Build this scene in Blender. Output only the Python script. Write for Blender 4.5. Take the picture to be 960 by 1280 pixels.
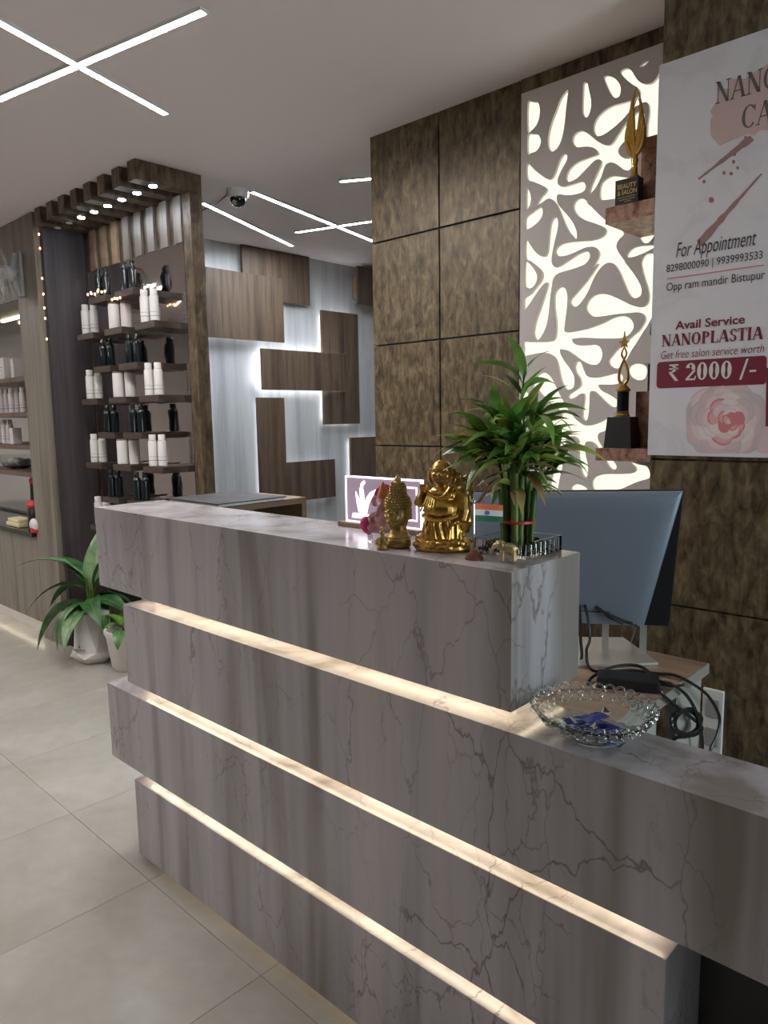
import bpy, bmesh, math, random
from mathutils import Vector, Matrix, geometry
random.seed(7)
for o in list(bpy.data.objects): bpy.data.objects.remove(o)
S = bpy.context.scene
COL = S.collection
R = math.radians

# ------------------------------------------------------------------ camera
H = 1.41; FPX = 913.1
yaw, pit, rol = R(43.231), R(7.461), R(-0.952)
FW = Vector((-math.sin(yaw)*math.cos(pit), math.cos(yaw)*math.cos(pit), -math.sin(pit)))
_r = Vector((math.cos(yaw), math.sin(yaw), 0)); _u = _r.cross(FW)
RT = _r*math.cos(rol)+_u*math.sin(rol); UP = -_r*math.sin(rol)+_u*math.cos(rol)
CAM = Vector((0, 0, H))
cd = bpy.data.cameras.new('camera'); cam = bpy.data.objects.new('camera', cd); COL.objects.link(cam)
m = Matrix((RT, UP, -FW)).transposed().to_4x4(); m.translation = CAM
cam.matrix_world = m
cd.sensor_fit = 'VERTICAL'; cd.sensor_height = 36; cd.sensor_width = 27; cd.lens = FPX/1280*36
cd.clip_start = .02; cd.clip_end = 60
S.camera = cam
# ------------------------------------------------------------------ world, exposure
w = bpy.data.worlds.new('world'); S.world = w; w.use_nodes = True
bg = w.node_tree.nodes['Background']; bg.inputs[0].default_value = (.75, .78, .85, 1); bg.inputs[1].default_value = .05
vs = S.view_settings
vs.view_transform = 'Standard'; vs.look = 'None'; vs.gamma = 1; vs.exposure = 0.15; vs.use_curve_mapping = False
LED_CEIL = 165; LED_BACK = 85

dl = bpy.data.lights.new('added_daylight', 'AREA'); dl.shape = 'RECTANGLE'; dl.size = 1.2; dl.size_y = 2.3; dl.energy = 75; dl.color = (.80, .95, 1.0)
dlo = bpy.data.objects.new('added_daylight', dl); COL.objects.link(dlo); dlo.location = (2.6, 1.55, 1.35); dlo.rotation_euler = (R(90), 0, R(90))   # daylight lamp added outside the added doorway
# pixel -> place helpers (pixels of the 960x1280 frame)
def ray(x, y): return RT*(x-480) - UP*(y-640) + FW*FPX
def onz(x, y, z): d = ray(x, y); return CAM + d*((z-H)/d.z)
def ony(x, y, Y): d = ray(x, y); return CAM + d*(Y/d.y)
def onx(x, y, X): d = ray(x, y); return CAM + d*(X/d.x)

# ------------------------------------------------------------------ mesh builder
class MB:
    def __init__(s): s.v = []; s.f = []; s.mi = []
    def add(s, vs, fs, mi=0):
        b = len(s.v); s.v += [Vector(p) for p in vs]
        for f in fs: s.f.append([b+i for i in f]); s.mi.append(mi)
        return s
    def box(s, x0, x1, y0, y1, z0, z1, mi=0):
        return s.add([(x0,y0,z0),(x1,y0,z0),(x1,y1,z0),(x0,y1,z0),(x0,y0,z1),(x1,y0,z1),(x1,y1,z1),(x0,y1,z1)],
                     [(0,3,2,1),(4,5,6,7),(0,1,5,4),(1,2,6,5),(2,3,7,6),(3,0,4,7)], mi)
    def obox(s, c, ax, ay, az, mi=0):   # oriented box, half vectors
        c = Vector(c); ax = Vector(ax); ay = Vector(ay); az = Vector(az)
        p = [c-ax-ay-az, c+ax-ay-az, c+ax+ay-az, c-ax+ay-az, c-ax-ay+az, c+ax-ay+az, c+ax+ay+az, c-ax+ay+az]
        return s.add(p, [(0,3,2,1),(4,5,6,7),(0,1,5,4),(1,2,6,5),(2,3,7,6),(3,0,4,7)], mi)
    def lathe(s, prof, c=(0,0,0), n=20, mi=0, cap=True, ax=None, flat=1.0):
        c = Vector(c); vs = []; fs = []
        if ax is None: X, Y, Z = Vector((1,0,0)), Vector((0,1,0)), Vector((0,0,1))
        else:
            Z = Vector(ax).normalized(); X = Z.orthogonal().normalized(); Y = Z.cross(X)
        for r, z in prof:
            for k in range(n):
                a = 2*math.pi*k/n; vs.append(c + X*(r*math.cos(a)) + Y*(r*flat*math.sin(a)) + Z*z)
        for i in range(len(prof)-1):
            for k in range(n): k2 = (k+1) % n; fs.append((i*n+k, i*n+k2, (i+1)*n+k2, (i+1)*n+k))
        if cap:
            fs.append(tuple(range(n-1, -1, -1))); fs.append(tuple((len(prof)-1)*n+k for k in range(n)))
        return s.add(vs, fs, mi)
    def cyl(s, c, r, h, n=16, r2=None, mi=0): return s.lathe([(r, 0), (r if r2 is None else r2, h)], c, n, mi)
    def ell(s, c, rx, ry=None, rz=None, n=12, k=8, rot=None, mi=0):
        ry = rx if ry is None else ry; rz = rx if rz is None else rz
        c = Vector(c); vs = [Vector((0,0,-rz))]
        for i in range(1, k):
            t = math.pi*i/k - math.pi/2
            for j in range(n):
                a = 2*math.pi*j/n; vs.append(Vector((rx*math.cos(t)*math.cos(a), ry*math.cos(t)*math.sin(a), rz*math.sin(t))))
        vs.append(Vector((0,0,rz))); fs = []
        for j in range(n): fs.append((0, 1+(j+1) % n, 1+j))
        for i in range(k-2):
            for j in range(n): fs.append((1+i*n+j, 1+i*n+(j+1) % n, 1+(i+1)*n+(j+1) % n, 1+(i+1)*n+j))
        L = len(vs)-1; b = 1+(k-2)*n
        for j in range(n): fs.append((b+j, b+(j+1) % n, L))
        if rot is not None: vs = [rot @ v for v in vs]
        return s.add([c+v for v in vs], fs, mi)
    def tube(s, pts, rad, n=8, mi=0, closed=False):
        pts = [Vector(p) for p in pts]; N = len(pts); vs = []; fs = []
        rr = rad if isinstance(rad, (list, tuple)) else [rad]*N
        prev = None
        for i, p in enumerate(pts):
            if closed: t = pts[(i+1) % N]-pts[i-1]
            else: t = pts[min(i+1, N-1)]-pts[max(i-1, 0)]
            t = t.normalized() if t.length > 1e-9 else Vector((0,0,1))
            if prev is None: u = t.orthogonal().normalized()
            else:
                u = prev - t*prev.dot(t); u = u.normalized() if u.length > 1e-6 else t.orthogonal().normalized()
            prev = u; v = t.cross(u)
            for k in range(n):
                a = 2*math.pi*k/n; vs.append(p + (u*math.cos(a)+v*math.sin(a))*rr[i])
        for i in range(N if closed else N-1):
            i2 = (i+1) % N
            for k in range(n): k2 = (k+1) % n; fs.append((i*n+k, i*n+k2, i2*n+k2, i2*n+k))
        if not closed:
            fs.append(tuple(range(n-1, -1, -1))); fs.append(tuple((N-1)*n+k for k in range(n)))
        return s.add(vs, fs, mi)
    def poly(s, pts, thick=None, mi=0):   # planar polygon, optional thickness vector
        n = len(pts); pts = [Vector(p) for p in pts]
        if thick is None: return s.add(pts, [tuple(range(n))], mi)
        t = Vector(thick)
        return s.add(pts+[p+t for p in pts], [tuple(range(n-1, -1, -1)), tuple(range(n, 2*n))] +
                     [(i, (i+1) % n, n+(i+1) % n, n+i) for i in range(n)], mi)
    def mesh(s, name, mats, smooth=False, bevel=0, off=None):
        me = bpy.data.meshes.new(name)
        vv = [tuple(p-off) for p in s.v] if off is not None else [tuple(p) for p in s.v]
        me.from_pydata(vv, [], s.f)
        mats = mats if isinstance(mats, (list, tuple)) else [mats]
        for x in mats: me.materials.append(x)
        for p, i in zip(me.polygons, s.mi): p.material_index = i
        bm = bmesh.new(); bm.from_mesh(me)
        bmesh.ops.recalc_face_normals(bm, faces=bm.faces)
        if bevel: bmesh.ops.bevel(bm, geom=list(bm.edges), offset=bevel, segments=2, profile=.6, affect='EDGES')
        if smooth:
            for f in bm.faces: f.smooth = True
            for e in bm.edges:
                if len(e.link_faces) == 2 and e.calc_face_angle(0) > R(40): e.smooth = False
        bm.to_mesh(me); bm.free(); return me

def tag(o, label, cat, group=None):
    o['label'] = label; o['category'] = cat
    if group: o['group'] = group
    return o
def thing(name, label, cat, loc=(0,0,0), rz=0, group=None):
    o = bpy.data.objects.new(name, None); COL.objects.link(o); o.empty_display_size = .05
    o.location = loc; o.rotation_euler = (0, 0, rz); return tag(o, label, cat, group)
def link(name, me, parent=None, loc=None):
    o = bpy.data.objects.new(name, me); COL.objects.link(o)
    if parent is not None: o.parent = parent
    if loc is not None: o.location = loc
    return o
def part(name, mb, mat, parent, smooth=False, bevel=0, world=False, label=None):
    off = None
    if world:
        off = Vector((0, 0, 0)); p = parent
        while p is not None: off += Vector(p.location); p = p.parent
    o = link(name, mb.mesh(name, mat, smooth, bevel, off), parent)
    if label: o['label'] = label
    return o
def single(name, mb, mat, label, cat, loc=(0,0,0), smooth=False, bevel=0, group=None, world=False):
    o = link(name, mb.mesh(name, mat, smooth, bevel, Vector(loc) if world else None)); o.location = loc
    return tag(o, label, cat, group)
def struct(name, mb, mat, smooth=False, bevel=0, label=None, parent=None):
    o = link(name, mb.mesh(name, mat, smooth, bevel), parent)
    if parent is None: o['kind'] = 'structure'
    if label: o['label'] = label
    return o
def sculpt(name, mb, mat, parent, voxel, it=3, label=None, sub=False):   # fuse overlapping volumes into one skin
    tmp = link('tmp', mb.mesh('tmp', mat))
    a = tmp.modifiers.new('r', 'REMESH'); a.mode = 'VOXEL'; a.voxel_size = voxel
    if it: b = tmp.modifiers.new('s', 'SMOOTH'); b.iterations = it; b.factor = .5
    dg = bpy.context.evaluated_depsgraph_get(); dg.update()
    me = bpy.data.meshes.new_from_object(tmp.evaluated_get(dg)); me.name = name
    me.materials.clear(); me.materials.append(mat)
    for p in me.polygons: p.use_smooth = True; p.material_index = 0
    bpy.data.objects.remove(tmp)
    o = link(name, me, parent)
    if label: o['label'] = label
    return o
def copy_tree(o, parent=None):
    c = o.copy(); COL.objects.link(c); c.parent = parent
    for ch in list(o.children): copy_tree(ch, c)
    return c
def rotz(a): return Matrix.Rotation(a, 3, 'Z')
def smooth_curve(P, n=8, closed=False):
    P = [Vector(p) for p in P]; out = []; N = len(P)
    for i in range(N if closed else N-1):
        if closed: p0, p1, p2, p3 = P[i-1], P[i], P[(i+1) % N], P[(i+2) % N]
        else: p0, p1, p2, p3 = P[max(i-1, 0)], P[i], P[i+1], P[min(i+2, N-1)]
        for k in range(n):
            t = k/n
            out.append(.5*((2*p1)+(p2-p0)*t+(2*p0-5*p1+4*p2-p3)*t*t+(3*p1-p0-3*p2+p3)*t**3))
    if not closed: out.append(P[-1])
    return out

# ------------------------------------------------------------------ materials
def newmat(name):
    mt = bpy.data.materials.new(name); mt.use_nodes = True
    nt = mt.node_tree; return mt, nt, nt.nodes['Principled BSDF'], nt.nodes, nt.links
def plain(name, col, rough=.5, metal=0, **kw):
    mt, nt, b, N, L = newmat(name)
    b.inputs['Base Color'].default_value = (*col, 1); b.inputs['Roughness'].default_value = rough; b.inputs['Metallic'].default_value = metal
    for k, v in kw.items(): b.inputs[k].default_value = v
    # faint procedural unevenness
    t = N.new('ShaderNodeTexCoord'); n = N.new('ShaderNodeTexNoise'); n.inputs['Scale'].default_value = 35
    L.new(t.outputs['Object'], n.inputs['Vector'])
    r = N.new('ShaderNodeMapRange'); r.inputs[3].default_value = max(0, rough-.04); r.inputs[4].default_value = min(1, rough+.04)
    L.new(n.outputs[0], r.inputs[0]); L.new(r.outputs[0], b.inputs['Roughness'])
    return mt
def emis(name, col, st):
    mt, nt, b, N, L = newmat(name)
    b.inputs['Base Color'].default_value = (.1, .1, .1, 1)
    b.inputs['Emission Color'].default_value = (*col, 1); b.inputs['Emission Strength'].default_value = st
    return mt
def ramp(N, stops):
    r = N.new('ShaderNodeValToRGB'); e = r.color_ramp.elements
    while len(e) < len(stops): e.new(.5)
    for i, (p, c) in enumerate(stops): e[i].position = p; e[i].color = (*c, 1)
    return r
def coords(N, L, scale, rot=(0,0,0), out='Object'):
    t = N.new('ShaderNodeTexCoord'); mp = N.new('ShaderNodeMapping')
    mp.inputs['Scale'].default_value = scale; mp.inputs['Rotation'].default_value = rot
    L.new(t.outputs[out], mp.inputs['Vector']); return mp
def noise(N, L, vec, scale, detail=4, rough=.5, dist=0):
    n = N.new('ShaderNodeTexNoise'); n.inputs['Scale'].default_value = scale; n.inputs['Detail'].default_value = detail
    n.inputs['Roughness'].default_value = rough; n.inputs['Distortion'].default_value = dist
    L.new(vec, n.inputs['Vector']); return n
def mix(N, L, a, b, fac, mode='MIX'):
    x = N.new('ShaderNodeMix'); x.data_type = 'RGBA'; x.blend_type = mode
    for s, v in ((6, a), (7, b)):
        if isinstance(v, tuple): x.inputs[s].default_value = (*v, 1)
        else: L.new(v, x.inputs[s])
    if isinstance(fac, (int, float)): x.inputs[0].default_value = fac
    else: L.new(fac, x.inputs[0])
    return x.outputs[2]
def bump(N, L, b, h, st=.2, dist=.002):
    bp = N.new('ShaderNodeBump'); bp.inputs['Strength'].default_value = st; bp.inputs['Distance'].default_value = dist
    L.new(h, bp.inputs['Height']); L.new(bp.outputs[0], b.inputs['Normal'])
def mottled(name, lo, mid, hi, sc=34, stretch=.45, rough=.42, metal=.25):
    mt, nt, b, N, L = newmat(name)
    mp = coords(N, L, (1, 1, stretch)); n1 = noise(N, L, mp.outputs[0], sc, 6, .62, .6)
    mp2 = coords(N, L, (1, 1, .12)); n2 = noise(N, L, mp2.outputs[0], sc*2.2, 3, .5)
    mx = N.new('ShaderNodeMath'); mx.operation = 'MULTIPLY_ADD'; L.new(n2.outputs[0], mx.inputs[0]); mx.inputs[1].default_value = .30; L.new(n1.outputs[0], mx.inputs[2])
    r = ramp(N, [(.48, lo), (.66, mid), (.86, hi)]); L.new(mx.outputs[0], r.inputs[0])
    L.new(r.outputs[0], b.inputs['Base Color']); b.inputs['Metallic'].default_value = metal; b.inputs['Roughness'].default_value = rough
    bump(N, L, b, n1.outputs[0], .25, .002); return mt
def wood(name, cols, sc=9, stretch=.05, rough=.45, axis='z', bumpst=.1):
    mt, nt, b, N, L = newmat(name)
    s = {'z': (1, 1, stretch), 'x': (stretch, 1, 1), 'y': (1, stretch, 1)}[axis]
    mp = coords(N, L, s); n1 = noise(N, L, mp.outputs[0], sc, 5, .55, .3); n2 = noise(N, L, mp.outputs[0], sc*7, 3, .6)
    mx = N.new('ShaderNodeMath'); mx.operation = 'MULTIPLY_ADD'; L.new(n2.outputs[0], mx.inputs[0]); mx.inputs[1].default_value = .3; L.new(n1.outputs[0], mx.inputs[2])
    k = len(cols); r = ramp(N, [(.42+.44*i/(k-1), c) for i, c in enumerate(cols)]); L.new(mx.outputs[0], r.inputs[0])
    L.new(r.outputs[0], b.inputs['Base Color']); b.inputs['Roughness'].default_value = rough
    bump(N, L, b, n2.outputs[0], bumpst, .001); return mt
def marble(name, band, veincol, rough=.16):
    mt, nt, b, N, L = newmat(name)
    mpb = coords(N, L, (1, 1, .07)); nb = noise(N, L, mpb.outputs[0], 6.5, 3, .55, .4)
    rb = ramp(N, [(.34, band[0]), (.46, band[1]), (.55, band[2]), (.68, band[3])]); L.new(nb.outputs[0], rb.inputs[0])
    mp = coords(N, L, (1, 1, .45), (0, R(12), 0)); nd = noise(N, L, mp.outputs[0], 4.2, 5, .6)
    ad = N.new('ShaderNodeVectorMath'); ad.operation = 'MULTIPLY_ADD'
    L.new(nd.outputs[1], ad.inputs[0]); ad.inputs[1].default_value = (.22, .22, .22); L.new(mp.outputs[0], ad.inputs[2])
    col = rb.outputs[0]
    for sc, wd, seed, st in ((4.4, .0055, 0.0, .85), (9.0, .0075, 3.3, .6)):
        vo = N.new('ShaderNodeTexVoronoi'); vo.feature = 'DISTANCE_TO_EDGE'; vo.inputs['Scale'].default_value = sc
        L.new(ad.outputs[0], vo.inputs['Vector'])
        mr = N.new('ShaderNodeMapRange'); mr.inputs[1].default_value = 0; mr.inputs[2].default_value = wd*2; mr.inputs[3].default_value = st; mr.inputs[4].default_value = 0
        L.new(vo.outputs['Distance'], mr.inputs[0])
        mk = noise(N, L, ad.outputs[0], 2.7+seed, 2, .5); mm = N.new('ShaderNodeMapRange'); mm.inputs[1].default_value = .42; mm.inputs[2].default_value = .58
        L.new(mk.outputs[0], mm.inputs[0])
        mu = N.new('ShaderNodeMath'); mu.operation = 'MULTIPLY'; L.new(mr.outputs[0], mu.inputs[0]); L.new(mm.outputs[0], mu.inputs[1])
        col = mix(N, L, col, veincol, mu.outputs[0])
    ns = noise(N, L, mpb.outputs[0], 40, 3, .6)
    mr2 = N.new('ShaderNodeMapRange'); mr2.inputs[3].default_value = .86; mr2.inputs[4].default_value = 1.1; L.new(ns.outputs[0], mr2.inputs[0])
    col = mix(N, L, col, mr2.outputs[0], 1.0, 'MULTIPLY')
    L.new(col, b.inputs['Base Color']); b.inputs['Roughness'].default_value = rough; b.inputs['IOR'].default_value = 1.5
    return mt

M = {}
M['marble'] = marble('marble_laminate', [(.26,.235,.215), (.42,.395,.415), (.51,.485,.525), (.58,.54,.55)], (.19,.14,.13), .2)
M['bronze'] = mottled('bronze_panel', (.040,.027,.014), (.130,.094,.050), (.245,.185,.105))
M['bronze_dark'] = mottled('bronze_beam', (.040,.027,.017), (.11,.078,.048), (.20,.15,.09), 24)
M['copper'] = mottled('copper_stone', (.14,.055,.035), (.36,.19,.13), (.50,.32,.24), 40, .8)
M['darkwood'] = wood('walnut_board', [(.045,.031,.024), (.10,.070,.050), (.165,.115,.080), (.085,.06,.045)], 13)
M['plumwood'] = wood('dark_plum_wood', [(.026,.020,.022), (.06,.048,.052), (.095,.078,.085)], 11)
M['greywood'] = wood('grey_oak_laminate', [(.10,.085,.068), (.185,.16,.13), (.25,.22,.185), (.15,.13,.105)], 13)
M['whitewood'] = wood('white_ash_laminate', [(.42,.44,.47), (.58,.60,.62), (.72,.73,.74)], 10, .06, .4)
M['ledgewood'] = wood('ledge_wood', [(.020,.014,.010), (.045,.031,.022), (.075,.052,.036)], 13, .05, .45, 'x')
M['tablewood'] = wood('table_wood', [(.20,.13,.085), (.33,.225,.15), (.42,.30,.21)], 8, .05, .4, 'x')
M['boxwood'] = wood('box_wood', [(.16,.10,.06), (.27,.18,.115), (.33,.23,.15)], 12, .06, .45, 'y')
M['slatpale'] = wood('pale_slat', [(.13,.105,.085), (.21,.175,.145), (.28,.24,.205)], 12, .05, .4)
M['ceil'] = plain('ceiling_paint', (.78, .705, .70), .8)
M['paint'] = plain('wall_paint', (.55, .52, .49), .8)
M['led'] = emis('ceiling_led', (1, .955, .93), LED_CEIL)
M['ledback'] = emis('back_room_led', (.90, .95, 1), LED_BACK)
M['ledcool'] = emis('board_backlight', (.86, .93, 1), 26); M['ledcooldim'] = emis('board_backlight_dim', (.86, .93, 1), 6)
M['ledwarm'] = emis('desk_led', (1, .84, .58), 8.5); M['ledfloor'] = emis('desk_floor_led', (1, .80, .55), 4)
M['ledkick'] = emis('kick_led', (1, .84, .6), 3.5)
M['ledspot'] = emis('spot_lens', (.80, .91, 1), 120)
M['spotoff'] = plain('spot_off', (.65, .62, .55), .4)
M['bulb'] = emis('fairy_bulb', (1, .62, .28), 9)
M['jali'] = plain('cutout_sheet_white', (.68, .63, .61), .55)
M['glow'] = emis('diffuser_glow', (1, .985, .765), 1.02)
M['black'] = plain('black_plastic', (.014, .014, .015), .35)
M['blackgloss'] = plain('black_gloss_bottle', (.010, .014, .016), .10)
M['white'] = plain('white_bottle', (.72, .70, .69), .3)
M['whitecer'] = plain('white_ceramic', (.74, .72, .69), .35)
M['panelgrey'] = plain('pale_grey_laminate', (.36, .35, .32), .5); M['grey'] = plain('grey_plastic', (.35, .34, .33), .45)
M['print'] = plain('grey_print', (.30, .30, .31), .5)
M['brownlid'] = plain('brown_lid', (.20, .13, .09), .4)
M['chrome'] = plain('chrome', (.72, .72, .72), .15, 1)
M['silver'] = plain('silver_plate', (.62, .60, .56), .32, .6)
M['gold'] = plain('bright_gold', (.64, .385, .095), .28, .95)
M['goldant'] = plain('antique_gold', (.45, .315, .115), .36, .85)
M['goldpale'] = plain('pale_gold', (.56, .43, .22), .36, .7)
M['glass'] = plain('clear_glass', (.93, .97, .96), .03, 0, **{'Transmission Weight': 1.0, 'IOR': 1.45})
M['acrylic'] = plain('clear_acrylic', (.95, .95, .96), .03, 0, **{'Transmission Weight': 1.0, 'IOR': 1.3})
M['soil'] = plain('dark_soil', (.035, .026, .018), .9)
M['ribbon'] = plain('red_ribbon', (.50, .05, .02), .4)
M['saffron'] = plain('flag_saffron', (.75, .17, .05), .6)
M['flagwhite'] = plain('flag_white', (.75, .73, .72), .6)
M['flaggreen'] = plain('flag_green', (.015, .14, .075), .6)
M['navy'] = plain('navy', (.10, .13, .42), .6)
M['redwood'] = plain('red_wood_base', (.27, .07, .05), .45)
M['pink'] = plain('pink_petal', (.75, .05, .22), .4, 0, **{'Transmission Weight': .2})
M['pinkpale'] = plain('pale_pink_resin', (.72, .42, .44), .3, 0, **{'Transmission Weight': .35})
M['orange'] = plain('orange_resin', (.75, .30, .12), .3, 0, **{'Transmission Weight': .2})
M['blue'] = plain('blue_wrapper', (.012, .035, .30), .25)
M['monback'] = plain('monitor_back', (.21, .25, .31), .40, .3)
M['red'] = plain('red_gloss', (.55, .02, .03), .3)
M['yellow'] = plain('pale_yellow_cloth', (.68, .62, .38), .8)
M['cotton'] = plain('cotton', (.8, .8, .8), .9)
M['blackmat'] = mottled('dark_album', (.008,.007,.010), (.022,.02,.026), (.07,.06,.07), 9, 1, .45, 0)
M['stemgreen'] = wood('bamboo_stem', [(.035,.075,.012), (.09,.16,.03), (.16,.23,.06)], 20)
def leafmat(name, c1, c2, vein=None):
    mt, nt, b, N, L = newmat(name)
    mp = coords(N, L, (1, 1, 1)); n = noise(N, L, mp.outputs[0], 18, 3, .5); r = ramp(N, [(.35, c1), (.65, c2)]); L.new(n.outputs[0], r.inputs[0])
    L.new(r.outputs[0], b.inputs['Base Color']); b.inputs['Roughness'].default_value = .35
    b.inputs['Subsurface Weight'].default_value = .0
    return mt
M['leafA'] = leafmat('bamboo_leaf_mid', (.09,.22,.025), (.17,.37,.05))
M['leafB'] = leafmat('bamboo_leaf_dark', (.04,.12,.02), (.09,.22,.045))
M['leafC'] = leafmat('bamboo_leaf_yellow', (.24,.36,.05), (.42,.50,.10))
M['leafD'] = leafmat('bamboo_leaf_tip_dry', (.35,.25,.10), (.45,.32,.14))
M['dumbA'] = leafmat('broad_leaf', (.018,.075,.018), (.045,.15,.04))
M['dumbB'] = leafmat('broad_leaf_pale', (.09,.20,.08), (.22,.34,.17))
M['vein'] = plain('leaf_vein', (.18, .30, .10), .5)

def mirrormat():
    mt, nt, b, N, L = newmat('smoked_mirror')
    b.inputs['Base Color'].default_value = (.52, .48, .48, 1); b.inputs['Metallic'].default_value = 1; b.inputs['Roughness'].default_value = .06
    mp = coords(N, L, (1, 1, 1)); n = noise(N, L, mp.outputs[0], 5, 2); bump(N, L, b, n.outputs[0], .35, .01); return mt
M['mirror'] = mirrormat()
def floormat():
    mt, nt, b, N, L = newmat('polished_floor_tile')
    mp = coords(N, L, (1, 1, 1)); n1 = noise(N, L, mp.outputs[0], 1.6, 5, .6, .5); n2 = noise(N, L, mp.outputs[0], 14, 4, .6)
    mx = N.new('ShaderNodeMath'); mx.operation = 'MULTIPLY_ADD'; L.new(n2.outputs[0], mx.inputs[0]); mx.inputs[1].default_value = .3; L.new(n1.outputs[0], mx.inputs[2])
    r = ramp(N, [(.4, (.34,.325,.285)), (.66, (.41,.395,.355)), (.85, (.47,.455,.42))]); L.new(mx.outputs[0], r.inputs[0])
    L.new(r.outputs[0], b.inputs['Base Color']); b.inputs['Roughness'].default_value = .17; return mt
M['floor'] = floormat()
M['grout'] = plain('tile_grout', (.20, .18, .15), .9)
def postermat():
    mt, nt, b, N, L = newmat('poster_paper')
    mp = coords(N, L, (1, 1, 1)); n = noise(N, L, mp.outputs[0], 4, 5, .6, 1.2)
    r = ramp(N, [(.50, (.76,.73,.76)), (.60, (.69,.66,.69)), (.70, (.77,.74,.77))]); L.new(n.outputs[0], r.inputs[0])
    L.new(r.outputs[0], b.inputs['Base Color']); b.inputs['Roughness'].default_value = .5; return mt
M['poster'] = postermat()
M['ink'] = plain('ink_dark', (.045, .035, .04), .6); M['inkgrey'] = plain('ink_grey_brown', (.14, .11, .105), .6)
M['inkred'] = plain('ink_maroon', (.20, .015, .03), .6); M['inkpink'] = plain('ink_pink', (.62, .22, .24), .6)
M['blush'] = plain('ink_blush', (.62, .45, .42), .6); M['glitter'] = plain('ink_rose_glitter', (.36, .20, .19), .5)
for i, c in enumerate([(.70,.53,.53), (.78,.62,.60), (.78,.42,.40), (.68,.22,.24), (.82,.70,.67), (.60,.51,.52)]):
    M['rose%d' % i] = plain('rose_print_%d' % i, c, .6)

# ------------------------------------------------------------------ room shell
ZC = 2.632
YP = 2.465      # bronze panel wall face
YL = 1.865      # left grey wood wall face
XB = -4.42      # white wall of the back area
XR, YB, XL, YN = 2.2, 6.2, -9.0, -3.2
DY0, DY1 = 1.08, 2.05   # unseen doorway added in the right wall to let daylight in
struct('ceiling', MB().box(XL-.1, XR+.1, YN-.1, YB+.1, ZC, ZC+.12), M['ceil'])
fl = struct('floor', MB().box(XL-.1, XR+.1, YN-.1, YB+.1, -.12, -.008), M['grout'])
TX, TY = .57, 1.14; FR = R(-.8)
tme = MB().box(-TX/2+.0007, TX/2-.0007, -TY/2+.0007, TY/2-.0007, -.0085, 0).mesh('floor_tile', M['floor'], bevel=.0008)
for i in range(-13, 8):
    for j in range(-4, 6):
        c = Vector((-1.975+TX/2+i*TX, 1.015+TY/2+j*TY, 0)) - Vector((-1.975, 1.015, 0))
        c = rotz(FR) @ c + Vector((-1.975, 1.015, 0))
        if XL+.3 < c.x < XR-.3 and YN+.6 < c.y < YB-.6:
            o = link('tile', tme, fl, c); o.rotation_euler.z = FR
wr = MB().box(XR, XR+.1, YN, DY0, 0, ZC).box(XR, XR+.1, DY1, YB, 0, ZC).box(XR, XR+.1, DY0, DY1, 2.25, ZC)
struct('wall_right', wr, M['bronze'])
dr = struct('added_door_1', MB().box(XR+.03, XR+.07, DY0, DY0+.05, 0, 2.25).box(XR+.03, XR+.07, DY1-.05, DY1, 0, 2.25).box(XR+.03, XR+.07, DY0, DY1, 2.20, 2.25).box(XR+.03, XR+.07, DY0, DY1, 0, .06), M['chrome'])  # frame of the added doorway
struct('wall_near', MB().box(XL, XR, YN-.1, YN, 0, ZC), M['greywood'])
struct('wall_far', MB().box(XB-.1, XR, YB, YB+.1, 0, ZC), M['whitewood'])
struct('wall_end', MB().box(XL-.1, XL, YN, YL+.5, 0, ZC), M['paint'])
# white back wall (faces +X)
struct('wall_white', MB().box(XB-.1, XB, 2.215, YB, 0, ZC), M['whitewood'])

# bronze panel wall with recessed joints
wb = struct('wall_back', MB().box(-2.345, XR, YP+.012, YP+.14, 0, ZC), M['black'])
g = .0035
zs = [0, .825, 1.276, 1.728, 2.179, ZC]
for x0, x1 in ((-2.364, -1.977), (-1.977, -1.586)):
    for a, b in zip(zs[:-1], zs[1:]):
        part('panel', MB().box(x0+(g if x0 > -2.3 else 0), x1-g, YP, YP+.013, a+g, b-(g if b < ZC else 0)), M['bronze'], wb, bevel=.0015)
part('panel', MB().box(-2.364, -2.3455, YP+.0135, YP+.14, 0, ZC), M['bronze'], wb, label='narrow bronze edge strip closing the wall end')
part('panel', MB().box(-1.586+g, -.95, YP-.004, YP+.013, 2.581, ZC), M['bronze'], wb, label='bronze header strip above the cut-out screen')
part('panel', MB().box(-1.586+g, -.94, YP, YP+.013, 0, .93), M['bronze'], wb)
# pillar carrying the poster
YQ = 2.2
pl = struct('wall_pillar', MB().box(-.930, XR, YQ+.012, YP+.01, 0, ZC), M['bronze'])
zp = [0, .37, .82, 1.266, ZC]
for x0, x1 in ((-.94, .1), (.1, 1.1), (1.1, XR)):
    for a, b in zip(zp[:-1], zp[1:]):
        part('panel', MB().box(x0, x1-g, YQ, YQ+.013, a+g, b-(g if b < ZC else 0)), M['bronze'], pl, bevel=.0015)

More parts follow.
